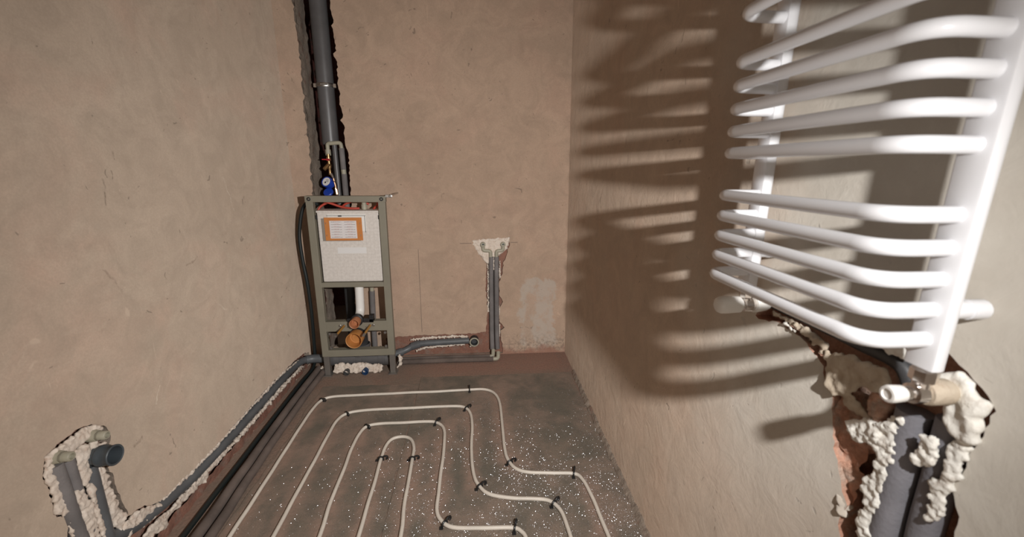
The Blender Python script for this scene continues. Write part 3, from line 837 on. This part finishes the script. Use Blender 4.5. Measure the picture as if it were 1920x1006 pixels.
for key, mt, lab, pl, r_, d_ in ((1, 'foam', 'cream foam rim arching over the water outlets on the left wall', [(1.155,.626),(1.201,.636),(1.247,.635),(1.301,.63),(1.333,.601),(1.326,.593),(1.3,.607),(1.282,.595),(1.255,.596),(1.232,.594),(1.228,.584),(1.206,.605),(1.179,.612),(1.161,.604),(1.167,.581),(1.16,.546),(1.161,.504),(1.162,.47),(1.165,.448),(1.186,.433),(1.177,.417),(1.145,.435),(1.133,.451),(1.139,.468),(1.144,.495),(1.138,.547),(1.138,.588),(1.152,.607)], .0105, .004),
        (2, 'foam', 'cream foam lump between insulated pipe and open socket', [(1.231,.588),(1.254,.592),(1.328,.546),(1.326,.538),(1.275,.567),(1.272,.529),(1.255,.509),(1.262,.473),(1.241,.472),(1.23,.466),(1.229,.53)], .011, .006),
        (3, 'foam', 'wide cream foam band below the buried insulated pipe', [(1.196,.472),(1.222,.453),(1.225,.411),(1.23,.341),(1.23,.288),(1.231,.255),(1.198,.291),(1.199,.346),(1.195,.419)], .011, .010),
        (4, 'foam', 'thin cream foam strip along the left side of the short drain', [(1.233,.461),(1.255,.444),(1.248,.39),(1.247,.334),(1.253,.259),(1.259,.226),(1.239,.247),(1.236,.309),(1.236,.365),(1.237,.42)], .009, .008),
        (5, 'foam', 'cream foam strip along the right side of the short drain', [(1.277,.485),(1.303,.469),(1.303,.449),(1.317,.426),(1.308,.413),(1.311,.363),(1.316,.342),(1.315,.295),(1.331,.252),(1.327,.227),(1.307,.203),(1.293,.234),(1.287,.311),(1.284,.377),(1.279,.434)], .011, .002),
        (6, 'foam', 'cream foam heap where the short drain meets the long one', [(1.307,.203),(1.328,.22),(1.374,.215),(1.401,.2),(1.441,.18),(1.477,.151),(1.454,.13),(1.414,.128),(1.391,.139),(1.361,.165),(1.324,.162),(1.305,.176)], .012, .004),
        (7, 'foam', 'cream foam piece at the lower left picture corner', [(1.168,.397),(1.177,.383),(1.175,.36),(1.18,.31),(1.157,.355)], .010, .002)):
    foam('foam_bead', fill(wl, pl, r_, d_, key), mt, lab, vox=.004, amp=.005)
foam('foam_lump', beads(wl, [(1.140, .447), (1.155, .438), (1.174, .430)], .017, .008, .4), 'foam', 'pinkish foam blob beside the left insulated pipe', vox=.004, amp=.005)
L5b = [(1.48, .150), (1.564, .148), (1.627, .146), (1.664, .140), (1.731, .138), (1.827, .136), (1.95, .137), (2.05, .139), (2.2, .143), (2.342, .143), (2.45, .145), (2.556, .143), (2.68, .13), (2.79, .115), (2.86, .105)]
B = []
for a, b in zip(L5b, L5b[1:]):
    q = noise.noise(Vector((a[0]*5, 0, 0)))
    B += beads(wl, [a, b], .0105 + .006*q, .0, .3)
foam('foam_bead', B, 'foam', 'thin cream foam bead above the long drain in the left wall', vox=.004, amp=.005)
B = fill(wl, [(1.381,.102),(1.448,.106),(1.515,.09),(1.563,.096),(1.625,.085),(1.669,.087),(1.732,.082),(1.82,.081),(1.888,.086),(1.881,.062),(1.804,.058),(1.755,.062),(1.739,.04),(1.662,.059),(1.602,.06),(1.541,.071),(1.481,.072),(1.487,.041),(1.435,.057),(1.4,.076)], .0105, .004, 9)
L6 = [(1.86, .070), (1.975, .062), (2.09, .060), (2.189, .062), (2.32, .062), (2.453, .062), (2.60, .058), (2.731, .055), (2.86, .045)]
for a, b in zip(L6, L6[1:]):
    q = noise.noise(Vector((a[0]*4, 5, 0)))
    B += beads(wl, [a, b], .0165 + .006*q, .004, .35)
foam('foam_bead', B, 'foam', 'pinkish cream foam bead below the long drain in the left wall', vox=.0045, amp=.006)

# pipes on the floor along the left wall
def floor_run(xs, r, mat, label, name='insulated_pipe', cat='pipe', group='insulated pipes along the left wall'):
    P = wobble(smooth_path([Vector((x, y, r + .001)) for x, y in xs], 6), .003, 6)
    P = [Vector((p.x, p.y, max(p.z, r+.0005))) for p in P]
    return tag(obj(name, tube(P, r, 14), mat, smooth=50), label, cat, group)
floor_run([(-1.112, .9), (-1.119, 1.451), (-1.129, 1.684), (-1.137, 1.937), (-1.147, 2.265), (-1.150, 2.6), (-1.148, 2.86)], .021, 'sleeve_brown', 'dusty insulated floor pipe next to the black cable by the left wall')
floor_run([(-1.063, .9), (-1.069, 1.446), (-1.081, 1.681), (-1.092, 1.934), (-1.100, 2.262), (-1.104, 2.6), (-1.10, 2.85)], .019, 'sleeve_brown', 'dusty insulated floor pipe next to the foil sheet on the left')
# black cable: down the wall beside the frame, then along the floor
P = [Vector(p) for p in [(-1.05, 2.90, 1.20), (-1.10, 2.90, 1.225), (-1.150, 2.90, 1.18), (-1.182, 2.90, 1.071), (-1.196, 2.90, .961), (-1.191, 2.90, .811), (-1.178, 2.90, .658), (-1.177, 2.91, .46), (-1.186, 2.925, .298), (-1.198, 2.94, .13),
     (-1.20, 2.93, .05), (-1.196, 2.85, .016), (-1.203, 2.65, .013), (-1.196, 2.173, .013), (-1.190, 1.888, .013), (-1.187, 1.663, .013), (-1.182, 1.461, .013), (-1.17, .9, .013)]]
tag(obj('cable', tube(smooth_path(P, 6), .0115, 12), 'cable', smooth=50), 'black cable hanging beside the toilet frame and running along the left wall', 'cable')

# ---------------------------------------------------------------- toilet frame
FY = 2.78
fr = thing('toilet_frame', (-.834, FY+.02, 0), 'olive grey steel toilet installation frame standing by the back wall', 'frame')
for x0, x1 in ((-1.085, -1.040), (-.630, -.585)):
    p_ = obj('post', cbox(x0, x1, FY, FY+.042, .148, 1.232, .003), 'frame', fr)
    l_ = obj('leg', cbox(x0+.004, x1-.004, FY+.004, FY+.038, .004, .150, .003), 'frame_leg', fr)
    obj('foot_plate', cbox(x0-.008, x1+.008, FY-.012, FY+.06, .0005, .006, .001), 'frame_leg', l_)
tr = obj('top_rail', cbox(-1.088, -.582, FY-.002, FY+.044, 1.228, 1.268, .003), 'frame', fr)
for x in (-1.062, -.607):
    b_ = obj('rail_hole', lathe((x, FY-.001, 1.248), (0, -1, 0), [(0, 0), (0, .0125), (.003, .0125), (.0045, .010), (.0045, .0065), (.0025, .0065), (.0025, 0)], 20), 'black', tr)
    obj('bolt_head', lathe((x, FY-.0035, 1.248), (0, -1, 0), [(0, 0), (0, .0055), (.002, .004), (.002, 0)], 12), 'frame', b_)
obj('middle_rail', cbox(-1.042, -.628, FY+.002, FY+.04, .655, .688, .003), 'frame', fr)
cb = obj('cross_bar', cbox(-1.042, -.628, FY+.0, FY+.05, .336, .408, .003), 'frame', fr)
obj('lower_bar', cbox(-1.042, -.628, FY+.0, FY+.05, .146, .196, .003), 'frame', fr)
for x, z in ((-.945, .378), (-.718, .378), (-.895, .366), (-.845, .352), (-.77, .366)):
    r = .009 if abs(z-.378) < .001 else .004
    obj('screw', lathe((x, FY, z), (0, -1, 0), [(0, 0), (0, r), (.002, r), (.004, r*.7), (.004, 0)], 14), 'steel', cb)
for x, z in ((-1.022, .21), (-.644, .215), (-1.022, .318), (-.644, .318)):
    obj('weld_bolt', lathe((x, FY+.012, z), (0, -1, 0), [(0, 0), (0, .009), (.008, .009), (.008, 0)], 10), 'frame_leg', fr)
for x in (-.915, -.738):
    rd = obj('threaded_rod', tube([(x, FY+.01, .380), (x, FY-.165, .380)], .0075, 14), 'orange_rod', fr, 40)
    obj('rod_tip', tube([(x, FY-.160, .380), (x, FY-.19, .380)], .0078, 14), 'steel', rd, 40)
    obj('rod_nut', lathe((x, FY, .380), (0, -1, 0), [(0, 0), (0, .011), (.008, .011), (.008, 0)], 6), 'steel', rd)
wbk = obj('wall_bracket', join(cbox(-.584, -.545, FY+.01, FY+.035, 1.258, 1.276, .002), tube([(-.552, FY+.02, 1.268), (-.55, BWY-.002, 1.272)], .006, 10)), 'steel', fr)
obj('bracket_nut', lathe((-.548, FY+.022, 1.268), (0, -1, 0), [(0, 0), (0, .012), (.02, .012), (.022, .006), (.03, .006), (.03, 0)], 6), 'steel', wbk)

# cistern in the frame
ci = thing('cistern', (-.834, 2.87, .69), 'white textured concealed cistern held in the toilet frame', 'cistern')
body = obj('body', cbox(-1.030, -.636, 2.800, 2.925, .690, 1.165, .008), 'eps', ci)
obj('access_cover', cbox(-.965, -.722, 2.7955, 2.802, 1.035, 1.148, .002), 'white_plastic', ci)
for x0, x1, z0, z1 in ((-.968, -.720, 1.138, 1.1405), (-.727, -.7245, 1.03, 1.14)):
    obj('cover_groove', cbox(x0, x1, 2.7947, 2.797, z0, z1), 'black', ci)
obj('cover_latch', cbox(-.895, -.872, 2.7925, 2.797, 1.1335, 1.1415, .001), 'black', ci)
for x0, x1 in ((-1.038, -1.027), (-.640, -.628)):
    obj('side_clip', cbox(x0, x1, 2.795, 2.815, 1.115, 1.142, .002), 'black', ci)
obj('body_lid', cbox(-1.034, -.632, 2.797, 2.928, 1.158, 1.172, .004), 'eps', ci)

st = thing('instruction_card', (-.863, 2.792, .972), 'orange card with a printed white sheet stuck on the cistern', 'card')
obj('card', cbox(-.984, -.745, 2.789, 2.792, .976, 1.128, .0005), 'card', st)
obj('backing_card', cbox(-1.003, -.76, 2.7925, 2.7945, .972, 1.121, .0005), 'card_grey', st)
obj('printed_sheet', cbox(-.952, -.780, 2.7878, 2.7892, .990, 1.107), 'print', st)
for x, z in ((-.975, 1.09), (-.975, 1.01), (-.757, 1.09), (-.757, 1.01)):
    obj('staple', cbox(x-.0015, x+.0015, 2.7876, 2.7895, z-.006, z+.006), 'steel', st)
tag(obj('paper_label', cbox(-.918, -.731, 2.7975, 2.7995, .886, .928, .0004), 'paper'), 'blank white paper strip on the cistern below the orange card', 'label')

# flush pipe and connector caps
fp = thing('flush_pipe', (-.816, 2.86, .44), 'white flush pipe dropping from the cistern to a terracotta cap', 'pipe')
obj('collar', lathe((-.816, 2.86, .690), (0, 0, -1), [(0, 0), (0, .046), (.010, .048), (.016, .040), (.030, .036), (.050, .034), (.050, 0)], 24), 'white_plastic', fp, 40)
obj('pipe', tube(rounded([(-.816, 2.86, .66), (-.822, 2.86, .44), (-.824, 2.76, .418)], .05, 6), .0295, 20), 'white_plastic', fp, 50)
obj('rubber_ring', lathe((-.824, 2.795, .420), (0, -1, 0), [(0, .034), (0, .041), (.030, .041), (.034, .036), (.034, .03)], 24), 'black', fp, 40)
obj('holder', join(cbox(-.785, -.715, 2.775, 2.80, .40, .425, .003), cbox(-.745, -.715, 2.775, 2.82, .40, .45, .003)), 'black', fp)
obj('holder', cbox(-.895, -.855, 2.775, 2.80, .405, .428, .003), 'black', fp)
obj('terracotta_cap', lathe((-.824, 2.775, .421), (0, -1, -.02), [(0, 0), (0, .030), (.02, .031), (.075, .034), (.080, .032), (.078, .028), (.035, .026), (.030, .022), (.030, .014), (.045, .012), (.045, 0)], 28), 'orange_cap2', fp, 40)

dp = thing('soil_bend', (-.83, 2.86, .05), 'dark drain bend with a large orange cap inside the toilet frame', 'pipe')
obj('bend', tube(smooth_path([(-.829, 2.772, .30), (-.83, 2.82, .298), (-.84, 2.88, .27), (-.85, 2.92, .20), (-.85, 2.92, .12)], 5), .048, 22), 'dark_pvc', dp, 50)
obj('orange_cap', lathe((-.830, 2.770, .306), (0, -1, .02), [(0, 0), (0, .051), (.03, .052), (.090, .0545), (.094, .053), (.092, .0485), (.030, .045), (.024, .043), (.022, .030), (.034, .028), (.034, .009), (.040, .008), (.040, 0)], 36), 'orange_cap', dp, 40)
obj('collar', lathe((-.828, 2.79, .302), (0, -1, 0), [(0, .05), (0, .060), (.03, .060), (.03, .05)], 28), 'black', dp, 40)
hp = thing('soil_pipe', (-.84, 2.905, .02), 'dark grey horizontal soil pipe on the floor behind the toilet frame', 'pipe')
obj('pipe', tube([(-1.10, 2.905, .078), (-.62, 2.905, .070)], .055, 24), 'grey_pvc', hp, 50)
for x in (-1.02, -.86, -.70):
    obj('socket', tube([(x-.022, 2.905, .076), (x+.022, 2.905, .076)], .0605, 24), 'grey_pvc', hp, 50)
obj('tee', lathe((-.85, 2.905, .10), (0, 0, 1), [(0, .06), (.06, .06), (.065, .067), (.085, .067), (.09, .06)], 26), 'grey_pvc', hp, 40)

# foam on the floor below the frame with two pipe ends
gb = lambda u, v, d=0.: Vector((u, 2.835 - d - (.068 - v)*.5, v))
foam('foam_bead', fill(gb, [(-1.03, .012), (-1.03, .05), (-1.0, .064), (-.94, .068), (-.90, .062), (-.86, .070), (-.80, .066), (-.75, .064), (-.70, .055), (-.685, .03), (-.70, .012)], .017, .01, 12), 'foam', 'pinkish foam bank on the floor under the toilet frame', vox=.005, amp=.007)
foam('foam_lump', beads(lambda u, v, d=0.: Vector((u, 2.84 - d, v)), [(-1.135, .035), (-1.115, .035), (-1.10, .028)], .026, 0, .3), 'foam', 'foam lump left of the toilet frame leg', vox=.005, amp=.006)
foam('foam_lump', beads(lambda u, v, d=0.: Vector((u, 2.87 - d, v)), [(-.573, .10), (-.56, .075), (-.572, .04), (-.565, .02), (-.585, .012)], .020, 0, .4), 'foam', 'foam lump right of the toilet frame leg', vox=.004, amp=.006)
e = tag(obj('pipe_end', lathe((-.800, 2.825, .024), (0, -1, 0), [(0, 0), (0, .022), (.055, .022), (.055, .018), (.03, .018), (.03, 0)], 20), 'blue_pipe', smooth=40), 'blue pipe end poking out of the foam below the frame', 'pipe')
e = tag(obj('pipe_end', lathe((-.930, 2.825, .024), (0, -1, 0), [(0, 0), (0, .021), (.055, .021), (.055, .017), (.03, .017), (.03, 0)], 20), 'dark_pvc', smooth=40), 'black pipe end poking out of the foam below the frame', 'pipe')

# water branch behind the frame
e = thing('insulated_pipe', (-.77, 3.0, .05), 'grey insulated riser with beige elbow behind the toilet frame', 'pipe')
obj('sleeve', tube([(-.768, 3.005, .56), (-.774, 3.005, .35), (-.776, 3.0, .06)], .020, 14), 'sleeve', e, 50)
obj('elbow', tube(rounded([(-.768, 3.005, .54), (-.768, 3.005, .605), (-.80, 3.0, .607), (-.86, 2.97, .607)], .02, 5), .016, 14), 'ppr', e, 50)

# hoses above the cistern
hz = [('red hose curling from the left cistern corner', [(-1.046, 2.87, 1.16), (-1.03, 2.88, 1.19), (-.985, 2.89, 1.215), (-.93, 2.91, 1.222), (-.86, 2.95, 1.23)]),
      ('long red hose crossing the cistern top to the right', [(-1.00, 2.84, 1.232), (-.95, 2.85, 1.214), (-.885, 2.86, 1.190), (-.826, 2.86, 1.181), (-.774, 2.87, 1.180)]),
      ('red hose arching over the middle of the cistern', [(-.91, 2.93, 1.172), (-.885, 2.925, 1.20), (-.83, 2.93, 1.222), (-.78, 2.94, 1.222), (-.73, 2.95, 1.20)]),
      ('red hose bent down at the right cistern corner', [(-.72, 2.95, 1.225), (-.68, 2.93, 1.225), (-.662, 2.91, 1.205), (-.685, 2.88, 1.174)])]
for lab, P in hz:
    tag(obj('hose', tube(smooth_path(P, 6), .0075, 10), 'red_hose', smooth=50), lab, 'hose', 'red hoses above the cistern')
e = thing('pipe_fitting', (-.742, 2.87, 1.172), 'beige pipe coupling standing on the cistern top', 'pipe')
obj('stub', tube([(-.742, 2.87, 1.172), (-.742, 2.87, 1.26)], .0155, 14), 'ppr', e, 50)
obj('collar', tube([(-.742, 2.87, 1.178), (-.742, 2.87, 1.206)], .0195, 14), 'ppr', e, 50)

# ---------------------------------------------------------------- soil stack and water meter in the shaft
ss = thing('soil_stack', (-1.0, 3.15, 1.60), 'tall dark grey soil stack in the wall shaft', 'pipe')
SX, SY = -1.012, 3.155
obj('pipe', tube([(SX, SY, 2.71), (SX, SY, 2.2), (SX, SY, 1.60)], .055, 32), 'grey_pvc', ss, 50)
cl = obj('clamp', lathe((SX, SY, 1.975), (0, 0, 1), [(0, .0555), (0, .060), (.004, .062), (.022, .062), (.026, .060), (.026, .0555)], 32), 'steel', ss, 40)
obj('clamp_lug', join(cbox(SX-.075, SX-.056, SY-.02, SY+.0, 1.975, 2.0, .002), cbox(SX+.056, SX+.075, SY-.02, SY, 1.975, 2.0, .002)), 'mortar', cl)
obj('clamp_screw', tube([(SX-.012, SY-.066, 1.988), (SX+.03, SY-.062, 1.988)], .006, 10), 'steel', cl, 50)
tag(obj('soil_stack', tube([(-1.0, 3.27, .10), (-1.0, 3.27, 1.56)], .05, 24), 'dark_pvc', smooth=50), 'dark lower soil pipe deep in the shaft behind the cistern', 'pipe')
e = thing('water_pipe', (-.97, 3.09, 1.2), 'beige water pipe bend leading to an insulated drop in the shaft', 'pipe')
obj('bend', tube(rounded([(-1.014, 3.085, 1.53), (-1.014, 3.085, 1.605), (-.925, 3.085, 1.612), (-.920, 3.085, 1.57)], .016, 5), .0135, 14), 'ppr', e, 50)
obj('socket', tube([(-1.014, 3.085, 1.525), (-1.014, 3.085, 1.565)], .0185, 14), 'ppr', e, 50)
obj('sleeve', tube([(-.921, 3.085, 1.575), (-.920, 3.085, 1.43)], .0185, 14), 'sleeve', e, 50)
obj('coupling', tube([(-.920, 3.085, 1.43), (-.919, 3.085, 1.40)], .0175, 14), 'ppr', e, 50)
obj('sleeve', tube([(-.919, 3.085, 1.40), (-.917, 3.085, .95)], .0195, 14), 'sleeve', e, 50)
tag(obj('water_pipe', tube([(-.972, 3.10, 1.60), (-.968, 3.09, 1.4), (-.966, 3.09, .9)], .017, 14), 'grey_pvc', smooth=50), 'slim grey pipe between the meter and the insulated drop', 'pipe')
vv = thing('stop_valve', (-1.008, 3.07, 1.38), 'brass stop valve with red lever above the blue meter', 'valve')
obj('body', join(lathe((-1.010, 3.07, 1.535), (.02, -.03, -1), [(0, 0), (0, .010), (.02, .011), (.022, .015), (.045, .015), (.048, .010), (.07, .011), (.072, .014), (.09, .014), (.10, .009), (.14, .009), (.14, 0)], 14),
                 tube([(-1.008, 3.06, 1.465), (-1.032, 3.03, 1.432)], .0125, 12)), 'brass', vv, 40)
obj('lever', join(cbox(-1.045, -.99, 3.035, 3.045, 1.494, 1.501, .002), tube([(-1.006, 3.07, 1.497), (-1.006, 3.035, 1.497)], .008, 10)), 'red_handle', vv)
obj('nipple', tube([(-1.000, 3.062, 1.405), (-.985, 3.06, 1.365)], .009, 12), 'chrome', vv, 50)
wm = thing('water_meter', (-1.02, 3.05, 1.27), 'blue water meter with white dial and open lid above the frame', 'water meter')
ax = Vector((-.28, -.85, .42)).normalized(); o_ = Vector((-1.013, 3.065, 1.330))
obj('housing', lathe(o_, ax, [(0, 0), (0, .036), (.040, .038), (.046, .036), (.046, .031), (.043, .031), (.043, 0)], 28), 'blue', wm, 40)
dl = obj('dial', lathe(o_ + ax*.0435, ax, [(0, 0), (0, .030), (.0015, .030), (.0015, 0)], 28), 'paper', wm)
t1 = ax.cross(Vector((0, 0, 1))).normalized(); t2 = t1.cross(ax)
obj('dial_hand', lathe(o_ + ax*.0452 + t1*.006 - t2*.006, ax, [(0, 0), (0, .0065), (.0008, .0065), (.0008, 0)], 12), 'black', dl)
for q in range(4):
    c_ = o_ + ax*.0452 + t2*(.014 - .005*q) - t1*.006
    obj('dial_print', tube([c_ - t1*.011, c_ + t1*.009], .0009, 5), 'black', dl)
obj('lid', lathe(o_ + Vector((-.006, -.03, -.058)), (-.1, -.75, .65), [(0, 0), (0, .033), (.010, .034), (.014, .030), (.014, 0)], 26), 'blue', wm, 40)
obj('pipe_union', join(tube([(-.985, 3.055, 1.37), (-.975, 3.06, 1.30)], .0095, 12), tube([(-.977, 3.06, 1.305), (-.972, 3.06, 1.26)], .0125, 8)), 'copper', wm, 40)
tag(obj('meter_wire', tube(smooth_path([(-.985, 3.03, 1.355), (-.965, 3.03, 1.345), (-.955, 3.03, 1.325), (-.965, 3.035, 1.30)], 5), .002, 6), 'black'), 'thin black wire loop beside the blue meter', 'wire')

# ---------------------------------------------------------------- back wall: tap outlets and drain
e = thing('tap_outlet', (.13, BWY, .84), 'pair of beige tap outlets joined in foam on the back wall', 'pipe outlet')
for x in (.055, .205):
    p_ = obj('outlet', lathe((x, BWY-.005, .895), (0, -1, 0), [(0, 0), (0, .019), (.022, .019), (.025, .016), (.025, .010), (.010, .009), (.010, 0)], 20), 'ppr', e, 40)
    obj('bore', lathe((x, BWY-.0155, .895), (0, -1, 0), [(0, 0), (0, .008), (.001, .008), (.001, 0)], 14), 'dark_pvc', p_)
for x, x2 in ((.055, .112), (.205, .156)):
    obj('elbow', tube(rounded([(x, BWY-.008, .892), (x, BWY-.008, .848), (x2, BWY-.008, .845), (x2, BWY-.008, .80)], .016, 5), .0135, 12), 'ppr', e, 50)
P = jag([(-.020, .918), (.076, .927), (.150, .930), (.172, .942), (.190, .932), (.252, .934), (.245, .900), (.231, .865), (.19, .826), (.150, .805), (.112, .775), (.085, .745), (.055, .79), (.012, .845)], .012, .006, 3)
B = []
rr = random.Random(5)
for i in range(26):
    for j in range(22):
        x, z = -.015 + i*.0105, .745 + j*.009
        ins = False
        for a, b in zip(P, P[1:] + P[:1]):
            if (a.y > z) != (b.y > z) and x < (b.x-a.x)*(z-a.y)/(b.y-a.y) + a.x: ins = not ins
        if ins: B.append((Vector((x, BWY + .013 + rr.uniform(-.003, .003), z)), .016*rr.uniform(.8, 1.15)))
foam('foam_patch', B, 'foam', 'cream foam wedge around the two tap outlets on the back wall', vox=.0045, amp=.004)
for x, lab in ((.116, 'left insulated pipe of the pair rising to the tap outlets'), (.156, 'right insulated pipe of the pair rising to the tap outlets')):
    P = wobble([Vector((x, BWY-.004, .80)), Vector((x, BWY-.004, .6)), Vector((x+.002, BWY-.004, .4)), Vector((x+.003, BWY-.006, .2)), Vector((x+.006, BWY-.03, .06))], .0015)
    o = tag(obj('insulated_pipe', tube(smooth_path(P, 5), .0185, 14), 'sleeve', smooth=50), lab, 'pipe', 'insulated pipes to the taps')
for pts, r, lab in (([(.134, .80), (.136, .76), (.134, .70)], .0055, 'thin foam streak between the two pipes below the tap outlets'),
                    ([(.090, .74), (.092, .62), (.091, .53), (.092, .42), (.092, .36)], .0075, 'foam streak left of the pipes below the tap outlets'),
                    ([(.184, .765), (.182, .70), (.182, .63)], .009, 'foam streak right of the pipes just below the tap outlets'),
                    ([(.178, .41), (.178, .33)], .0065, 'small foam streak right of the pipes at mid height'),
                    ([(.180, .26), (.179, .15)], .008, 'foam streak right of the pipes near the floor')):
    foam('foam_bead', beads(lambda u, v, d=0.: wb(u, v, d + (.012 if 'between' in lab else .002)), pts, r, 0, .5), 'foam', lab, vox=.003, amp=.003)

for dy, dz, lab, r in ((0, .0, 'insulated floor pipe of the pair below the back wall drain, nearer the foil', .019), (.041, .002, 'insulated floor pipe of the pair below the back wall drain, nearer the wall', .019)):
    P = wobble([Vector((x, 2.925 + dy, r+.0015+dz)) for x in (-.60, -.45, -.3, -.1, .05, .125 - dy*.6)], .002, 5)
    tag(obj('insulated_pipe', tube(smooth_path([Vector((p.x, p.y, max(p.z, r+.001))) for p in P], 4), r, 14), 'sleeve_brown', smooth=50), lab, 'pipe', 'insulated pipes along the back wall')
for x, y in ((.128, 2.968), (.165, 2.925)):
    tag(obj('pipe_elbow', tube(rounded([(x-.05, y, .021), (x-.004, y, .021), (x, y+.045, .055)], .02, 5), .0155, 14), 'ppr', smooth=50),
        'beige pipe elbow under the left of the two vertical pipes' if x < .15 else 'beige pipe elbow under the right of the two vertical pipes', 'pipe fitting', 'beige elbows at the floor')

e = thing('drain_pipe', (-.3, BWY-.01, .06), 'grey drain pipe with a round open socket along the back wall', 'pipe')
obj('pipe', tube(smooth_path([(-.66, 2.95, .06), (-.60, 2.99, .064), (-.545, 3.02, .075), (-.49, 3.035, .10), (-.43, 3.036, .116), (-.25, 3.036, .124), (-.06, 3.036, .130)], 5), .0245, 18), 'grey_pvc_blue', e, 50)
obj('bend_collar', tube(smooth_path([(-.625, 2.975, .062), (-.575, 3.005, .068)], 2), .030, 18), 'grey_pvc_blue', e, 50)
obj('coupling', tube([(-.505, 3.034, .095), (-.44, 3.036, .115)], .030, 18), 'grey_pvc_blue', e, 50)
obj('socket', lathe((-.020, BWY+.01, .131), (-.02, -1, .03), [(0, 0), (0, .033), (.05, .033), (.056, .037), (.064, .037), (.066, .033), (.064, .028), (.02, .027), (.02, 0)], 26), 'dark_pvc', e, 40)
obj('seal_ring', lathe((-.020, BWY-.0545, .1325), (-.02, -1, .03), [(0, .028), (0, .0375), (.004, .036), (.005, .030), (.003, .028)], 26), 'ppr', e, 40)
foam('foam_bead', beads(wb, [(-.525, .140), (-.511, .145), (-.449, .152), (-.376, .158), (-.29, .160), (-.203, .163), (-.129, .166), (-.075, .160)], .0145, .006, .4), 'foam', 'cream foam bead on top of the back wall drain', vox=.004, amp=.005)
foam('foam_bead', beads(wb, [(-.470, .055), (-.450, .065), (-.403, .079), (-.317, .086), (-.23, .091), (-.105, .098)], .0125, .012, .4), 'foam', 'cream foam bead underneath the back wall drain', vox=.004, amp=.005)
foam('foam_lump', beads(wb, [(-.062, .085), (-.045, .078), (-.035, .085)], .017, .012, .3), 'foam', 'foam lump under the round socket of the back wall drain', vox=.004, amp=.005)
